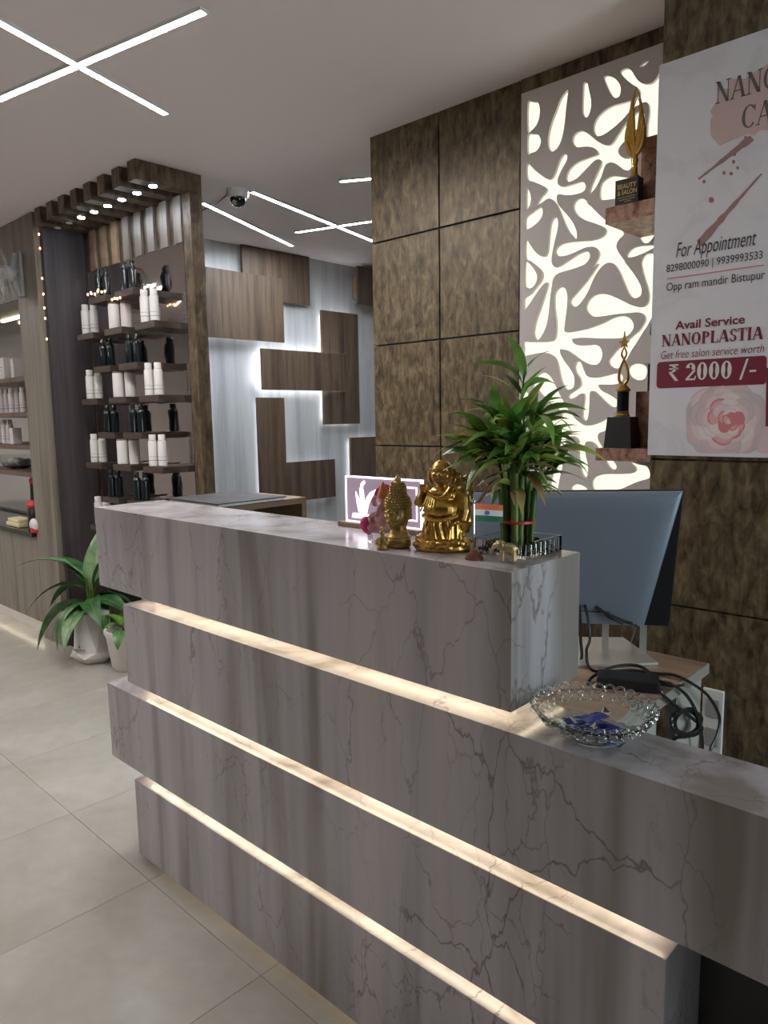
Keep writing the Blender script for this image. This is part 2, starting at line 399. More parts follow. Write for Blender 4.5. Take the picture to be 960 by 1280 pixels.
# ------------------------------------------------------------------ ceiling light strips
def strip(p, q, label, mat, wd=.026, group=None):
    p = Vector((p[0], p[1], ZC)); q = Vector((q[0], q[1], ZC)); c = (p+q)/2; d = (q-p); L_ = d.length; d.normalize(); n = Vector((-d.y, d.x, 0))
    t = thing('ceiling_light_strip', label, 'ceiling light', (c.x, c.y, ZC), 0, group)
    hs = MB()
    for sg in (-1, 1):
        hs.obox(n*sg*(wd/2+.003)+Vector((0, 0, -.005)), d*(L_/2+.006), n*.003, Vector((0, 0, .005)))
        hs.obox(d*sg*(L_/2+.003)+Vector((0, 0, -.005)), d*.003, n*(wd/2), Vector((0, 0, .005)))
    part('housing', hs, M['white'], t)
    part('diffuser', MB().obox((0, 0, -.0035), d*(L_/2), n*(wd/2), Vector((0, 0, .003))), mat, t)
LS = [((-2.30,.43), (-2.747,1.685), 'white light strip on near ceiling running to its free end by the product display', 'led'),
      ((-3.62,1.06), (-2.002,1.374), 'white light strip on near ceiling crossing the other one, long upper end to the right', 'led'),
      ((-3.694,2.471), (-4.158,3.513), 'white light strip on back ceiling just right of the product display post', 'ledback'),
      ((-3.335,2.548), (-3.72,4.05), 'white light strip on back ceiling starting beside the dome camera', 'ledback'),
      ((-3.844,3.286), (-2.95,3.56), 'thin white light strip on back ceiling crossing the strip by the camera', 'ledback'),
      ((-2.879,2.771), (-2.25,3.12), 'short white light strip end showing beside the bronze wall top', 'ledback')]
for p, q, l, k in LS: strip(p, q, l, M[k])
# unseen strips added out of frame to light the room, built like the visible ones
for k, (cx, cy) in enumerate(((-4.9, -.6), (-6.9, .6), (-4.6, -2.2))):
    strip((cx-.75, cy-.2), (cx+.75, cy+.12), 'added unseen ceiling light strip for room light, long arm %s' % 'abc'[k], M['led'])
    strip((cx+.2, cy-.65), (cx-.22, cy+.6), 'added unseen ceiling light strip for room light, short arm %s' % 'abc'[k], M['led'])

# ------------------------------------------------------------------ reception desk
YF = 1.044
dk = thing('reception_desk', 'stepped grey marble reception desk with warm light glowing between its slabs', 'reception desk', (-1.3, YF, 0))
SL = [(-2.087, .10, .03, .281, YF+.157), (-2.231, -.397, .316, .566, YF+.157), (-2.09, .55, .603, .852, YF+.157), (-2.237, -.683, .889, 1.141, YF+.24)]
for (x0, x1, z0, z1, y1), lb in zip(SL, ('lowest marble slab', 'third marble slab from the top', 'second slab, reaching right as a lower counter', 'top slab, the raised counter')):
    part('slab', MB().box(x0, x1, YF, y1, z0, z1), M['marble'], dk, bevel=.0015, world=True, label=lb)
for x0, x1, z0, z1, y0 in ((-2.02, -.05, 0, .031, YF+.085), (-2.03, -.46, .28, .317, YF+.07), (-2.03, -.46, .565, .604, YF+.07), (-2.03, -.72, .851, .890, YF+.075)):
    part('spacer', MB().box(x0, x1, y0, YF+.15, z0, z1), M['whitecer'], dk, world=True)
for x0, x1, z, y in ((-2.0, -.1, .0305, YF+.055), (-2.06, -.42, .3145, YF+.04), (-2.06, -.42, .6015, YF+.04), (-2.06, -.71, .8875, YF+.04)):
    part('led_strip', MB().box(x0, x1, y, y+.012, z-.004, z), M['ledwarm' if z > .1 else 'ledfloor'], dk, world=True)
part('led_strip', MB().box(-.706, -.702, YF+.045, YF+.22, .8835, .8875), M['ledwarm'], dk, world=True)
part('leg_shade_panel', MB().box(-2.02, .5, YF+.1575, YF+.18, 0, .84), M['black'], dk, world=True)  # rear panel, run on right in black to stand for shade in the leg space

# ------------------------------------------------------------------ backlit cut-out screen
JY = 2.449
JX0, JX1, JZ0, JZ1 = -1.574, -.955, .94, 2.577
CR = {'1': (640,100,9.14), '2': (730,60,8.727), '3': (640,230,9.14), '4': (730,200,8.536), '5': (640,350,9.14), '6': (730,340,8.727), '7': (640,470,5.053), 'A': (640,50,4.57), 'B': (640,320,4.267)}
HOLES = [
 [('1', [(178,262),(240,252),(295,258),(318,330),(310,430),(275,520),(215,582),(178,592)])],
 [('1', [(178,632),(240,618),(295,622),(328,680),(318,750),(280,810),(220,832),(178,840)])],
 [('1', [(635,112),(600,145),(550,220),(500,350),(450,480),(415,620),(408,720),(425,790),(455,818),(500,795),(545,730),(575,640),(600,500),(620,300),(640,150)])],
 [('1', [(815,40),(850,28),(865,45),(880,120),(898,200),(905,260),(895,350),(870,410),(845,430),(815,400),(803,330),(808,150)])],
 [('1', [(172,955),(260,1030),(370,1115),(430,1135),(470,1100),(500,1030),(540,920),(575,860),(605,843),(632,870),(620,930),(580,1000),(540,1080),(520,1140),(525,1190),(570,1218),(640,1205),(720,1180),(800,1160),(840,1200)]),
  ('3', [(830,70),(770,105),(680,125),(600,125),(545,115),(515,130),(510,180),(530,240),(590,310),(660,390),(710,470),(740,560),(735,632),(700,605),(640,530),(580,400),(540,300),(490,210),(440,168),(400,170),(350,205),(290,245),(285,230),(330,150),(380,95),(395,60),(370,30),(310,0)]), ('1', [(240,1160),(172,1128)])],
 [('3', [(163,55),(190,70),(213,130),(215,190),(195,255),(175,290),(160,292)])],
 [('3', [(156,388),(230,325),(300,275),(335,270),(352,310),(340,370),(300,430),(235,485),(170,520),(154,524)])],
 [('3', [(156,636),(200,685),(260,770),(320,820),(370,828),(400,795),(415,700),(425,570),(440,460),(470,395),(505,380),(525,420),(520,520),(490,640),(465,760),(450,860),(460,920),(495,952),(550,935),(650,870),(760,800),(850,768),(888,800),(880,860),(830,915),(740,955),(620,990),(540,1015),(490,1050),(462,1100),(455,1170)]),
  ('5', [(445,130),(430,250),(415,400),(385,540),(330,650),(290,685),(258,655),(248,590),(270,470),(320,330),(370,180),(400,80),(405,35),(385,28),(340,70),(280,150),(200,270),(150,335),(136,335),(138,212),(200,170),(270,90),(330,10)]),
  ('3', [(348,1040),(330,985),(270,930),(200,875),(152,840)])],
 [('3', [(148,890),(190,905),(250,970),(285,1050),(275,1120),(240,1175),(200,1192),(165,1180),(142,1150)])],
 [('A', [(345,580),(355,540),(395,518),(440,540),(490,580),(535,600),(570,590),(610,530),(660,460),(710,415),(735,410),(758,430),(740,480),(690,530),(640,580),(610,620),(610,650),(640,675),(690,675),(690,710),(665,745),(630,735),(590,705),(555,700),(530,720),(510,780),(480,840),(445,878),(450,840),(480,770),(508,705),(500,682),(470,690),(420,740),(370,790),(325,810),(308,790),(325,740),(370,700),(430,675),(485,655),(490,640),(465,615),(420,608),(370,612)])],
 [('A', [(500,880),(510,820),(560,780),(620,780),(720,798),(745,815),(710,880),(640,895),(560,910),(510,912)])],
 [('2', [(215,320),(250,300),(310,315),(360,355),(395,410),(400,470),(385,525),(345,545),(305,520),(265,450),(235,380)])],
 [('2', [(605,210),(620,185),(660,155),(705,140),(690,165),(650,195)])],
 [('2', [(395,260),(420,235),(470,220),(515,245),(550,300),(590,355),(640,385),(700,390),(750,370),(800,310),(840,220),(870,150),(915,110),(935,300),(920,500),(890,640),(850,670),(825,710),(820,800),(815,960),(790,1030),(740,1040),(690,1000),(690,850),(710,700),(700,610),(660,590),(580,630),(500,690),(420,780),(320,870),(220,940),(150,962),(110,920),(105,850),(140,760),(220,680),(320,625),(450,590),(550,560),(600,520),(605,470),(580,430),(520,390),(450,335),(410,290)])],
 [('3', [(910,645),(760,655),(600,675),(530,710),(495,760),(510,810),(560,825),(640,810),(740,770),(840,725)]),
  ('4', [(60,926),(100,925),(140,950),(160,1000),(140,1060),(80,1160)]),
  ('B', [(460,40),(400,130),(340,200),(310,240),(325,268),(355,262),(400,200),(440,110),(480,55),(515,35),(545,45),(575,90),(600,150),(625,205),(655,225),(685,210),(690,170),(660,110),(600,30)]),
  ('4', [(500,1170),(400,1030),(350,950),(350,890),(380,840),(425,785),(350,700),(225,640),(100,520),(20,442)]),
  ('3', [(880,240),(860,200),(800,163),(745,175),(708,220),(703,280),(740,350),(810,400),(890,432)]),
  ('4', [(30,650),(100,670),(200,710),(232,750),(215,800),(150,840),(60,860)])],
 [('4', [(595,822),(660,800),(745,800),(720,850),(680,885),(640,885),(610,860)])],
 [('4', [(455,1035),(475,980),(530,935),(620,915),(760,908),(770,925),(720,950),(620,1000),(520,1035)])],
 [('4', [(610,1120),(612,1080),(640,1020),(690,995),(740,1005),(770,1050),(790,1120)]),
  ('6', [(830,40),(840,200),(845,380),(790,440),(720,530),(690,590),(640,660),(580,760),(520,850),(460,960),(400,1035),(340,1052),(285,1020),(268,970),(300,920),(380,830),(470,750),(540,690),(600,640),(650,560),(668,510),(650,465),(600,440),(500,445),(350,460),(200,482),(100,485),(40,440),(20,380),(50,310),(110,255),(200,238),(300,260),(400,305),(500,355),(580,380),(640,380),(685,350),(705,290),(700,200),(670,100),(645,20)])],
 [('5', [(480,240),(490,150),(530,95),(575,82),(615,110),(633,200),(625,330),(605,480),(600,590),(700,590),(800,570)]),
  ('6', [(60,612),(200,560),(320,500),(420,480),(500,505),(540,570),(530,630),(480,690),(400,720),(250,725),(100,720)]),
  ('5', [(850,660),(780,660),(690,672),(690,700),(720,735),(780,748),(870,745)]),
  ('6', [(120,795),(175,820),(200,890),(185,960),(140,1010),(80,1010)]),
  ('5', [(914,970),(850,950),(780,910),(700,850),(630,805),(560,790),(545,800),(560,860),(600,930),(660,1010),(705,1090),(712,1170),(700,1230),(650,1252),(610,1240),(570,1170),(545,1080),(520,960),(490,890),(440,850),(380,830),(300,835),(200,855),(133,862),(133,785),(133,710),(200,710),(300,710),(430,705),(480,680),(500,620),(505,500),(490,370)])],
 [('B', [(335,590),(345,565),(365,565),(380,600),(400,640),(440,650),(500,640),(560,625),(590,640),(585,670),(545,685),(480,685),(460,690),(480,720),(530,745),(565,775),(560,800),(535,805),(500,780),(460,740),(435,720),(415,730),(412,800),(405,860),(390,880),(375,855),(382,790),(385,740),(365,735),(335,755),(305,762),(303,740),(340,715),(365,690),(360,650),(340,620)])],
 [('B', [(110,700),(125,650),(170,622),(210,650),(250,730),(300,820),(350,880),(395,905),(450,895),(520,860),(590,810),(640,785)]),
  ('7', [(640,240),(640,290),(600,340),(550,360),(542,395),(565,440),(600,490),(650,550),(660,580),(640,592),(610,570),(570,500),(530,440),(500,415),(470,415),(458,440),(465,500),(480,570),(475,630),(460,640),(440,610),(425,540),(418,460),(415,400),(380,380),(340,400),(335,470),(320,560),(300,650),(285,720),(250,725),(240,690),(260,600),(290,500),(300,400),(290,350),(240,330),(190,330),(200,290),(260,285),(310,260),(300,220),(240,170),(180,110),(150,70)])],
 [('7', [(510,710),(505,670),(530,635),(600,620),(700,620),(770,610),(780,580),(745,545),(800,560),(855,575),(870,640),(800,665),(740,690),(680,715),(600,722),(530,722)])],
 [('7', [(370,710),(400,685),(440,690),(475,715),(440,725),(390,725)])],
 [('6', [(480,1080),(500,1030),(560,1000),(640,1010),(685,1050),(680,1130),(650,1170),(580,1180),(510,1140)])],
 [('7', [(62,110),(85,100),(105,120),(108,190),(85,210),(65,185)])],
]
def in_poly(p, P):
    c = False; n = len(P); j = n-1
    for i in range(n):
        if (P[i][1] > p[1]) != (P[j][1] > p[1]) and p[0] < (P[j][0]-P[i][0])*(p[1]-P[i][1])/(P[j][1]-P[i][1])+P[i][0]: c = not c
        j = i
    return c
hp = []
for h in HOLES:
    P = []
    for key, pts in h:
        ox, oy, sc = CR[key]
        for x, y in pts:
            q = ony(ox+x/sc, oy+y/sc, JY); P.append(Vector((min(max(q.x, JX0+.012), JX1-.006), q.z)))
    hp.append([p for p in smooth_curve(P, 3, True)])
scr = thing('cutout_light_screen', 'tall white screen with splash-shaped cut-outs glowing cream from behind', 'light screen', ((JX0+JX1)/2, JY, JZ0))
V2 = [Vector((JX0, JZ0)), Vector((JX1, JZ0)), Vector((JX1, JZ1)), Vector((JX0, JZ1))]; E2 = [(0,1),(1,2),(2,3),(3,0)]
for P in hp:
    b0 = len(V2); V2 += P; E2 += [(b0+i, b0+(i+1) % len(P)) for i in range(len(P))]
ov, oe, of, *_ = geometry.delaunay_2d_cdt(V2, E2, [], 0, 1e-6)
keep = []
for f in of:
    c = sum((ov[i] for i in f), Vector((0, 0)))/len(f)
    if JX0 < c.x < JX1 and JZ0 < c.y < JZ1 and not any(in_poly(c, P) for P in hp): keep.append(tuple(f))
JT = .013
sb = MB(); nv = len(ov)
ec = {}
for f in keep:
    for a, b in zip(f, f[1:]+f[:1]): ec[(min(a, b), max(a, b))] = ec.get((min(a, b), max(a, b)), 0)+1
sb.add([(p.x, JY, p.y) for p in ov]+[(p.x, JY+JT, p.y) for p in ov],
       keep+[tuple(nv+i for i in reversed(f)) for f in keep]+[(a, b, nv+b, nv+a) for (a, b), c in ec.items() if c == 1])
part('sheet', sb, M['jali'], scr, world=True, label='white sheet with curved splash-shaped openings')
part('diffuser', MB().box(JX0+.004, JX1-.004, JY+.0145, JY+.0185, JZ0+.004, JZ1-.004), M['glow'], scr, world=True, label='glowing cream backing')

# copper shelves beside the screen
def shelf_unit(name, label, boxes):
    c = sum((Vector(((b[1]+b[2])/2, (b[3]+b[4])/2, 0)) for b in boxes), Vector())/len(boxes)
    t = thing(name, label, 'wall shelf', (c.x, c.y, min(b[5] for b in boxes)))
    for n, x0, x1, y0, y1, z0, z1 in boxes: part(n, MB().box(x0, x1, y0, y1, z0, z1), M['copper'], t, world=True, bevel=.001)
shelf_unit('copper_shelf', 'upper copper-brown stone shelf jutting beside the poster, holding the winged trophy',
           [('board', -1.105, -.941, 2.197, JY-.001, 1.988, 2.036), ('back_block', -1.028, -.941, 2.27, JY-.001, 2.0365, 2.238)])
shelf_unit('copper_shelf', 'lower copper-brown stone shelf jutting beside the poster, holding the star trophy',
           [('board', -1.121, -.941, 2.197, JY-.001, 1.257, 1.297), ('back_block', -1.028, -.941, 2.28, JY-.001, 1.2975, 1.475)])

# ------------------------------------------------------------------ poster
YT = YQ-.004
po = thing('poster', 'white salon poster with maroon price box and a printed pink rose, hung on the pillar', 'poster', (-.70, YT, 1.28))
def pp(x, y, d=0.0): return ony(x, y, YT-d)
part('paper', MB().box(-.948, -.47, YT, YT+.0035, 1.279, 2.398), M['poster'], po, world=True)
def flat(name, pts, mat, d=.0006, label=None):
    mb = MB(); P = [pp(x, y, d) for x, y in pts]
    mb.poly(P, Vector((0, d*.8, 0))); return part(name, mb, mat, po, world=True, label=label)
def fit_text(body, pl_, pr_, hpx, mat, parent, d=.0009, shear=0, offset=0, Yp=None, nm='lettering', space=1.0):
    cu = bpy.data.curves.new('t', 'FONT'); cu.body = body; cu.size = 1; cu.shear = shear; cu.offset = offset; cu.resolution_u = 3; cu.space_character = space
    to = bpy.data.objects.new('t', cu); COL.objects.link(to)
    dg = bpy.context.evaluated_depsgraph_get(); dg.update()
    me = bpy.data.meshes.new_from_object(to.evaluated_get(dg)); bpy.data.objects.remove(to)
    xs = [v.co.x for v in me.vertices]; x0, x1 = min(xs), max(xs)
    cap = .72
    Yp = YT-d if Yp is None else Yp
    a = ony(*pl_, Yp); b = ony(*pr_, Yp); top = ony(pl_[0], pl_[1]-hpx, Yp)
    sx = (b.x-a.x)/(x1-x0); sz = (top.z-a.z)/cap
    off = Vector((0, 0, 0)); p = parent
    while p is not None: off += Vector(p.location); p = p.parent
    for v in me.vertices:
        t = (v.co.x-x0)/(x1-x0)
        v.co = Vector((a.x+(v.co.x-x0)*sx, Yp, a.z+(b.z-a.z)*t*0+v.co.y*sz)) - off
    me.name = nm; me.materials.clear(); me.materials.append(mat)
    o = link(nm, me, parent); o['label'] = 'printed text "%s"' % body
    return o
# serif capitals drawn as strokes: (thick stems, thin strokes, serifs) in a unit box
def serif(word, pl_, pr_, hpx, mat, bold=1.0, lean=0.0):
    Yp = YT-.0009; a = ony(*pl_, Yp); b = ony(*pr_, Yp); hh = ony(pl_[0], pl_[1]-hpx, Yp).z-a.z
    T, t = .17*bold, .055*bold; mb = MB()
    adv = {'N': .86, 'A': .84, 'O': .86, 'C': .80, 'P': .72, 'L': .70, 'S': .64, 'T': .74, 'I': .42, '2': .66, '0': .68, '/': .5, '-': .45, ' ': .35, 'R': .66}
    tot = sum(adv[c] for c in word); k = (b.x-a.x)/tot; x = 0
    def Q(px, pz, x0): return Vector((a.x+(x0+px+lean*pz)*k, Yp, a.z+pz*hh))
    def st(x0, p, q, wd):
        p = Vector(p); q = Vector(q); d = (q-p).normalized(); n = Vector((-d.y, d.x))*wd/2
        if abs(d.y) > .25: n = Vector((wd/2/abs(d.y), 0)) * (-1 if d.y > 0 else 1)
        mb.add([Q(*(p+n), x0), Q(*(p-n), x0), Q(*(q-n), x0), Q(*(q+n), x0)], [(0, 1, 2, 3)])
    def sf(x0, c, z, wd=.13): st(x0, (c-wd, z), (c+wd, z), .05)
    def arc(x0, cx, cz, rx, rz, a0, a1, thick, thin=None, n=18):
        thin = t if thin is None else thin
        for i in range(n):
            u0 = R(a0+(a1-a0)*i/n); u1 = R(a0+(a1-a0)*(i+1)/n)
            w0 = thin+(thick-thin)*abs(math.cos(u0))**1.5; w1 = thin+(thick-thin)*abs(math.cos(u1))**1.5
            P = []
            for u, ww in ((u0, w0), (u1, w1)):
                P.append(Q(cx+(rx)*math.cos(u), cz+rz*math.sin(u), x0)); P.append(Q(cx+(rx-ww)*math.cos(u), cz+(rz-min(ww, .12))*math.sin(u), x0))
            mb.add([P[0], P[1], P[3], P[2]], [(0, 1, 2, 3)])
    for c in word:
        if c == 'N': st(x, (.14,0), (.14,1), t); st(x, (.14,1), (.68,0), T); st(x, (.70,0), (.70,1), t); sf(x, .14, .02); sf(x, .10, .98, .1); sf(x, .70, .98)
        elif c == 'A': st(x, (.08,0), (.40,1), t); st(x, (.42,1), (.70,0), T); st(x, (.2,.34), (.6,.34), t); sf(x, .08, .02, .1); sf(x, .70, .02, .13)
        elif c == 'O': arc(x, .42, .5, .38, .51, 0, 360, T, t, 32)
        elif c == 'C': arc(x, .42, .5, .38, .51, 45, 315, T, t, 26); st(x, (.70,.70), (.70,.98), t)
        elif c == 'P': st(x, (.2,0), (.2,1), T); arc(x, .34, .74, .32, .26, -90, 90, T*.9, t); sf(x, .2, .02, .16); sf(x, .16, .98, .1); st(x, (.2,.975), (.36,.975), t); st(x, (.2,.5), (.36,.5), t)
        elif c == 'L': st(x, (.2,0), (.2,1), T); sf(x, .2, .98, .16); st(x, (.1,.025), (.62,.025), t); st(x, (.61,.02), (.64,.3), t)
        elif c == 'S': arc(x, .32, .74, .25, .27, 30, 270, T*.85, t); arc(x, .32, .26, .27, .27, 90, -150, T*.9, t); st(x, (.53,.7), (.53,.97), t); st(x, (.07,.05), (.07,.3), t)
        elif c == 'T': st(x, (.37,0), (.37,1), T); sf(x, .37, .02, .16); st(x, (.05,.975), (.69,.975), t); st(x, (.05,.74), (.05,.98), t); st(x, (.69,.74), (.69,.98), t)
        elif c == 'I': st(x, (.21,0), (.21,1), T); sf(x, .21, .02, .16); sf(x, .21, .98, .16)
        elif c == '2': arc(x, .32, .72, .27, .28, 180, -35, T, t); st(x, (.54,.56), (.10,.06), T*.55); st(x, (.05,.05), (.60,.05), .1); st(x, (.58,.05), (.62,.24), t)
        elif c == '0': arc(x, .33, .5, .29, .51, 0, 360, T, t, 32)
        elif c == '/': st(x, (.08,-.1), (.42,1.05), t*1.6)
        elif c == '-': st(x, (.05,.36), (.40,.36), .11)
        elif c == 'R': st(x, (.05,.94), (.6,.94), .09); st(x, (.05,.72), (.6,.72), .09); arc(x, .2, .72, .30, .22, -90, 90, T, .09); st(x, (.05,.50), (.25,.50), .09); st(x, (.12,.5), (.52,0), T*.7)
        x += adv[c]
    o = part('lettering', mb, mat, po, world=True); o['label'] = 'printed capitals "%s"' % word.replace('R', '\u20b9'); return o
# watercolour patch, glitter strokes and dots
def blob(cx, cy, rx, ry, mat, d, n=26, jit=.18, rot=0, lab=None):
    P = []
    for i in range(n):
        a = 2*math.pi*i/n; r = 1+random.uniform(-jit, jit)
        ex, ey = rx*r*math.cos(a), ry*r*math.sin(a)
        P.append((cx+ex*math.cos(rot)-ey*math.sin(rot), cy+ex*math.sin(rot)+ey*math.cos(rot)))
    return flat('print_patch', P, mat, d, lab)
blob(938, 132, 46, 38, M['blush'], .0004, 30, .16, -.5, 'blush watercolour patch')
flat('print_patch', [(888,150),(935,95),(975,70),(990,80),(985,120),(940,165),(900,182),(889,170)], M['blush'], .0005)
for (x0, y0, x1, y1, w0, w1) in ((873, 224, 940, 172, 1.2, 5), (874, 305, 952, 217, 5.5, .8)):
    P = []; N_ = 14; Q_ = []
    for i in range(N_+1):
        t = i/N_; wd = (w0+(w1-w0)*t)*random.uniform(.7, 1.2); x, y = x0+(x1-x0)*t, y0+(y1-y0)*t
        P.append((x-wd*.6, y-wd*.7)); Q_.append((x+wd*.6, y+wd*.7))
    flat('print_patch', P+Q_[::-1], M['glitter'], .0007, 'rose glitter brush stroke')
for x, y, r in ((918,193,2), (917,202,2.2), (922,210,2), (905,216,2), (880,227,2.2), (889,250,3.2), (932,172,2), (914,217,2.4)): blob(x, y, r, r*1.1, M['glitter'], .0007, 10, .15)
serif('NANO', (894, 130.5), (974, 106), 27, M['inkgrey'], .95)
serif('CA', (926, 162), (966, 150), 28, M['inkgrey'], .95)
fit_text('For Appointment', (845,322), (945,309), 19, M['ink'], po, shear=.25)
fit_text('8298000090 | 9939993533', (833,340.5), (953,323), 9.5, M['ink'], po)
flat('print_line', [(834,349.4),(955,332),(955,330.6),(834,348)], M['inkpink'], .0008)
fit_text('Opp ram mandir Bistupur', (833,364), (956,346.5), 10.5, M['ink'], po)
fit_text('Avail Service', (844,412), (931,404), 10.5, M['inkred'], po, offset=.02)
serif('NANOPLASTIA', (827,433.5), (954,424), 14.5, M['inkred'], 1.3)
fit_text('Get free salon service worth', (826,449), (955,439), 10.5, M['inkred'], po, shear=.2, offset=-.008)
P = []
for cx, cy, a0 in ((954,449,-90), (953,476,0), (825,481,90), (826,457,180)):
    for k in range(5): a = R(a0+k*22.5); P.append((cx+4.5*math.cos(a), cy+4.5*math.sin(a)))
flat('price_box', P, M['inkred'], .0008, 'maroon box with rounded corners')
mp_ = M['flagwhite']
_YT = YT; YT = YT-.0006
serif('R 2000 /-', (835,476.5), (946,471), 21, mp_, 1.35)
YT = _YT
flat('print_patch', [(958,460),(990,456),(990,531),(957,533)], M['inkred'], .0008, 'maroon band at poster edge')
# rose
rose = MB(); rd = [.0004]; random.seed(17)
def petal(cx, cy, rx, ry, rot, mi):
    rd[0] += .000012; P = []
    for i in range(14):
        a = 2*math.pi*i/14; ex = rx*math.cos(a)*(1+.10*math.cos(2*a+1)+random.uniform(-.05, .05)); ey = ry*math.sin(a)*(1+random.uniform(-.05, .05))
        x = cx+ex*math.cos(rot)-ey*math.sin(rot); y = cy+ex*math.sin(rot)+ey*math.cos(rot); P.append(pp(max(x, 858), min(y, 566.6), rd[0]))
    rose.poly(P, None, mi)
RC = (908, 527)
for ring, (rad, n_, rx, ry, cols_) in enumerate(((38, 11, 13, 19, (5, 0, 5, 1)), (31, 10, 13, 17, (0, 1, 0)), (25, 9, 12, 16, (1, 4, 0)), (19, 8, 10, 14, (4, 1, 2)), (14, 7, 8.5, 12, (4, 2, 1)), (9.5, 6, 7, 9, (2, 4, 3)), (5.5, 5, 5, 6.5, (3, 2)), (2.5, 3, 3, 4, (3, 1)))):
    for k in range(n_):
        a = 2*math.pi*(k+.5*(ring % 2)+random.uniform(-.15, .15))/n_
        px, py = RC[0]+(6 if ring > 4 else 0)+rad*1.05*math.cos(a), RC[1]+rad*.98*math.sin(a)
        c_ = cols_[k % len(cols_)]
        petal(px+1.2*math.cos(a), py+1.2*math.sin(a), rx, ry, a, {5: 5, 0: 5, 1: 0, 4: 1, 2: 3, 3: 3}[c_]); petal(px, py, rx*.9, ry*.9, a, c_)
for x, y, r_ in ((957, 545, 9), (960, 556, 12), (966, 540, 9)): petal(x, y, r_, r_*1.3, .3, 0)
part('rose_print', rose, [M['rose%d' % i] for i in range(6)], po, world=True, label='printed pale pink rose')

# ------------------------------------------------------------------ back wall boards with glow
bw = [('2.90', 2.86, 3.553, 1.965, 2.425, .095, .04, 'wide walnut board next to the display post'),
      ('', 3.232, 3.857, 2.268, ZC-.003, .05, .0, 'walnut board touching the ceiling'),
      ('', 3.975, 4.378, 1.353, 2.247, .045, .02, 'tall upright walnut board with bright white glow all round'),
      ('', 3.337, 4.185, 1.617, 1.913, .095, .05, 'long low walnut board lying across the tall glowing one'),
      ('', 3.307, 3.56, .55, 1.561, .06, .02, 'narrow upright walnut board low on the white wall'),
      ('', 3.562, 4.066, .766, 1.072, .06, .02, 'short walnut board joined to the foot of the narrow upright one'),
      ('', 4.25, 4.95, .50, 1.239, .06, .02, 'walnut board low beside the bronze wall end'),
      ('', 4.30, 4.95, 2.31, 2.612, .13, .06, 'walnut box board high beside the bronze wall end')]
for nm, y0, y1, z0, z1, pr_, sp, lb in bw:
    t = thing('wall_board', lb, 'wall board', (XB, (y0+y1)/2, z0), 0, 'walnut boards on the white wall')
    th = .022
    part('board', MB().box(XB+pr_-th, XB+pr_, y0, y1, z0, z1), M['darkwood'], t, world=True, bevel=.001)
    part('spacer', MB().box(XB+.001, XB+pr_-th, y0+.06, y1-.06, z0+.06, z1-.06), M['boxwood'], t, world=True)
    if 'touching the ceiling' not in lb and 'high beside' not in lb:
        xx = XB+pr_-th-.012; e = .035
        mb = MB()
        mb.box(xx-.006, xx, y0+e, y1-e, z1-e-.008, z1-e).box(xx-.006, xx, y0+e, y1-e, z0+e, z0+e+.008)
        mb.box(xx-.006, xx, y0+e, y0+e+.008, z0+e, z1-e).box(xx-.006, xx, y1-e-.008, y1-e, z0+e, z1-e)
        part('backlight', mb, M['ledcool' if ('tall upright' in lb or 'long low' in lb) else 'ledcooldim'], t, world=True)

# ------------------------------------------------------------------ product display
pd = thing('product_display', 'tall wooden product display with ceiling beams, smoked mirror and staggered ledges', 'display shelf', (-3.9, 2.18, 0))
part('back_panel', MB().box(-4.5, -3.386, 2.15, 2.212, 0, ZC-.093), M['bronze_dark'], pd, world=True)
part('post', MB().box(-3.385, -3.31, 2.141, 2.2125, 0, ZC-.093), M['bronze_dark'], pd, world=True, bevel=.0015)
part('mirror', MB().box(-4.46, -3.388, 2.141, 2.149, .25, 2.307), M['mirror'], pd, world=True, label='smoked mirror panel')
for i in range(8):
    x1 = -3.31-.155*i
    b_ = part('beam', MB().box(x1-.075, x1, 1.852, 2.2125, ZC-.092, ZC-.001), M['bronze_dark'], pd, world=True, bevel=.0015)
    s_ = part('spotlight', MB().cyl((x1-.037, 1.962, ZC-.0965), .026, .0045, 16), M['chrome'], pd, smooth=True, world=True)
    part('lens', MB().cyl((x1-.037, 1.962, ZC-.099), .019, .003, 14), M['ledspot'] if i < 6 else M['spotoff'], s_, smooth=True, world=False).location = (0, 0, 0)
    # lens mesh is in world coordinates: shift it into the display frame
    ln = s_.children[0]; ln.data.transform(Matrix.Translation(-Vector(pd.location)))
for i in range(8):
    x1 = -3.390-.135*i
    part('slat', MB().box(x1-.068, x1, 2.134, 2.149, 2.309, ZC-.093), M['slatpale'] if i < 5 else M['boxwood'], pd, world=True)
part('side_panel', MB().box(-4.54, -4.502, 1.90, 2.212, 0, ZC-.001), M['plumwood'], pd, world=True, label='dark plum wood side panel')
WX = (-4.225, -3.885, -3.545); WZ = (1.915, 1.540, 1.165, .790)
BXX = (-4.045, -3.745); BZ = (2.102, 1.718, 1.345, .970)
lme = MB().box(-.10, .10, 0, .155, -.034, 0).mesh('ledge', M['ledgewood'], bevel=.001)
for z in WZ:
    for x in WX: link('ledge', lme, pd, Vector((x, 1.985, z))-Vector(pd.location))
for z in BZ:
    for x in BXX: link('ledge', lme, pd, Vector((x, 1.985, z))-Vector(pd.location))
